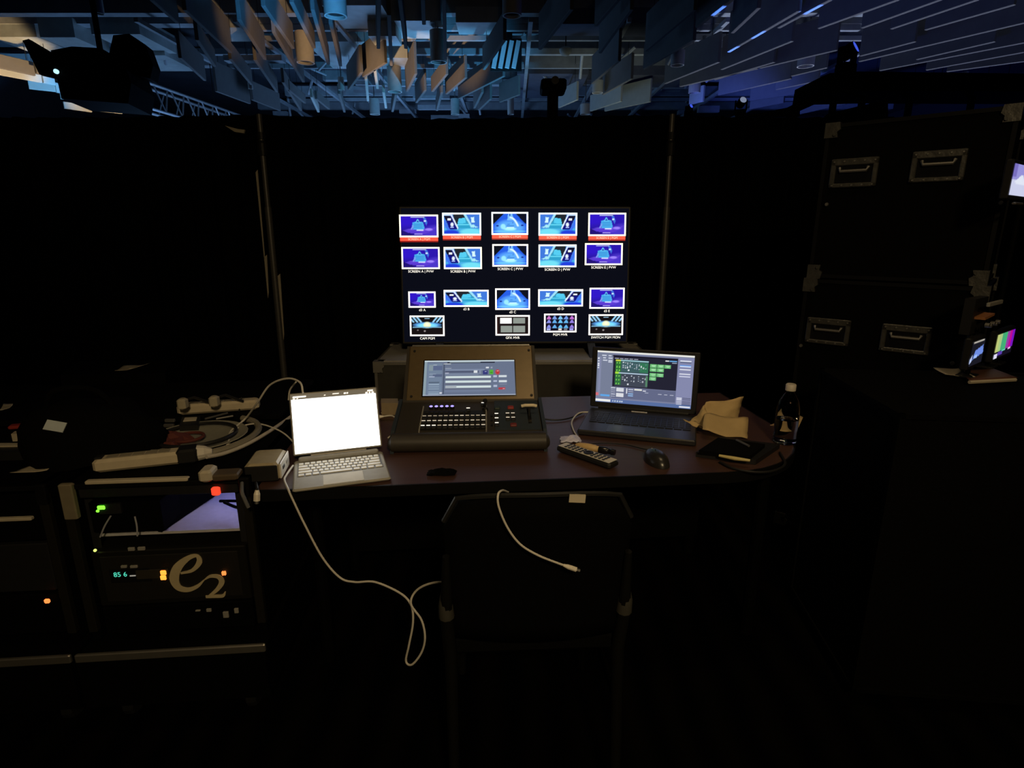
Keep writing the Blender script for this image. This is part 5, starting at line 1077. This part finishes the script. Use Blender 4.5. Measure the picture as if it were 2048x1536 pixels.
for j in range(m_):
    t_ = j / (m_ - 1) * math.pi / 2
    for k in range(n):
        a_ = 2 * math.pi * k / n; s_ = math.cos(t_) ** .55 * (1 + .08 * math.sin(3 * a_ + j)); vs.append((.20 * s_ * math.cos(a_), .13 * s_ * math.sin(a_), .17 * math.sin(t_) + .012 * math.sin(a_ * 4 + j) * math.cos(t_)))
MB().add(vs, [(j * n + k, j * n + (k + 1) % n, (j + 1) * n + (k + 1) % n, (j + 1) * n + k) for j in range(m_ - 1) for k in range(n)] + [tuple(range(n - 1, -1, -1))]).build('bag_body', CLOTH, bag, True)
MB().tube(spline([(-.1, -.02, .15), (-.06, -.03, .21), (.04, -.03, .21), (.09, -.02, .15)], 6), .009, 8).build('bag_strap', CLOTH, bag, True)
MB().box((-.035, -.105, .125), (.05, .004, .03), rotmat(x=R(-40), y=R(15))).build('white_tag', mat('bluish_tag', (.5, .56, .58), .6), bag)
sheet('paper_sheet', [(20, 948), (95, 946), (112, 926), (60, 932)], .774, 'tan paper sheet lying on the left rack case', curl=.01)
sheet('paper_sheet', [(0, 823), (8, 811), (27, 811), (20, 817)], TZ, 'pale paper corner at the left frame border on the side table')
slab('storage_case', [(120, 750), (330, 746), (345, 720), (160, 722)], .0, .80, CLOTH, 'tall black case behind the side table with a paper on top', 'case')
sheet('paper_sheet', [(230, 744), (262, 743), (302, 730), (250, 730)], .802, 'folded pale paper on the tall black case behind the side table', curl=.02)
# small gear at the far left of the racks
slab('network_box', [(-20, 905), (92, 902), (80, 884), (-20, 885)], .773, .800, BLK2, 'small black network box with a green light at the left', 'box')
P_ = at_z(86, 899, .785); tag(MB().lathe([(.006, -.002), (.006, .006)], P_, 10, rotmat(x=R(90))).build('green_indicator', glow('green_led2', (.35, 1, .12), 1.4)), 'glowing green pilot light by the small black network box', 'light')
slab('pale_card', [(-20, 892), (40, 891), (52, 886), (-20, 886)], .8005, .805, PAPER, 'pale flat card on the black network box', 'card')
for pts, z0, z1, m, lab in (([(22, 868), (72, 866), (76, 862), (30, 862)], TZ, .800, PAPER, 'pale flat packet left of the black bag'), ([(50, 853), (76, 852), (80, 842), (58, 844)], .8005, .825, mat('dull_tan', (.3, .22, .17), .6), 'small tan-brown packet stacked on the pale one'), ([(80, 833), (112, 831), (118, 827), (88, 828)], TZ, .82, PAPER, 'pale round-edged packet behind the black bag')):
    slab('packet', pts, z0, z1, m, lab, 'packet')
P_ = at_z(38, 856, .8005); tag(MB().box((P_.x, P_.y, .807), (.05, .03, .012), rotmat(z=R(20)), ch=.003).build('red_packet', REDP), 'tiny red and white packet at the left', 'packet')
P_ = at_z(80, 872, .776); tag(MB().box((P_.x, P_.y, .780), (.025, .015, .01), ch=.002).build('metal_clip', STEEL), 'tiny bright metal clip right of the pale packet', 'clip')
P_ = at_z(418, 958, .774)
tag(MB().box((P_.x, P_.y, .791), (.035, .055, .034), rotmat(z=R(8)), ch=.006).build('white_adapter', mat('cream_adapter', (.5, .44, .33), .5)), 'small cream adapter standing on the rack corner beside the red switch', 'adapter')
P_ = at_z(455, 955, .774)
tag(MB().box((P_.x, P_.y, .783), (.07, .05, .018), rotmat(z=R(8)), ch=.004).build('brown_box', mat('dull_brown', (.08, .055, .03), .6)), 'flat dull brown box right of the cream adapter', 'box')
cable('grey_cable', [at_z(484, 966, .765), at_y(484, 985, 1.455), at_y(490, 1000, 1.45), at_y(497, 1015, 1.45)], .005, mat('grey_jacket', (.12, .12, .12), .5), 'short grey cable hanging below the charger block')
cable('usb_stub', [at_z(512, 966, .765), at_y(514, 976, 1.455), at_y(514, 984, 1.45)], .004, BLK2, 'short black cable with pale plug hanging below the charger block', [1])
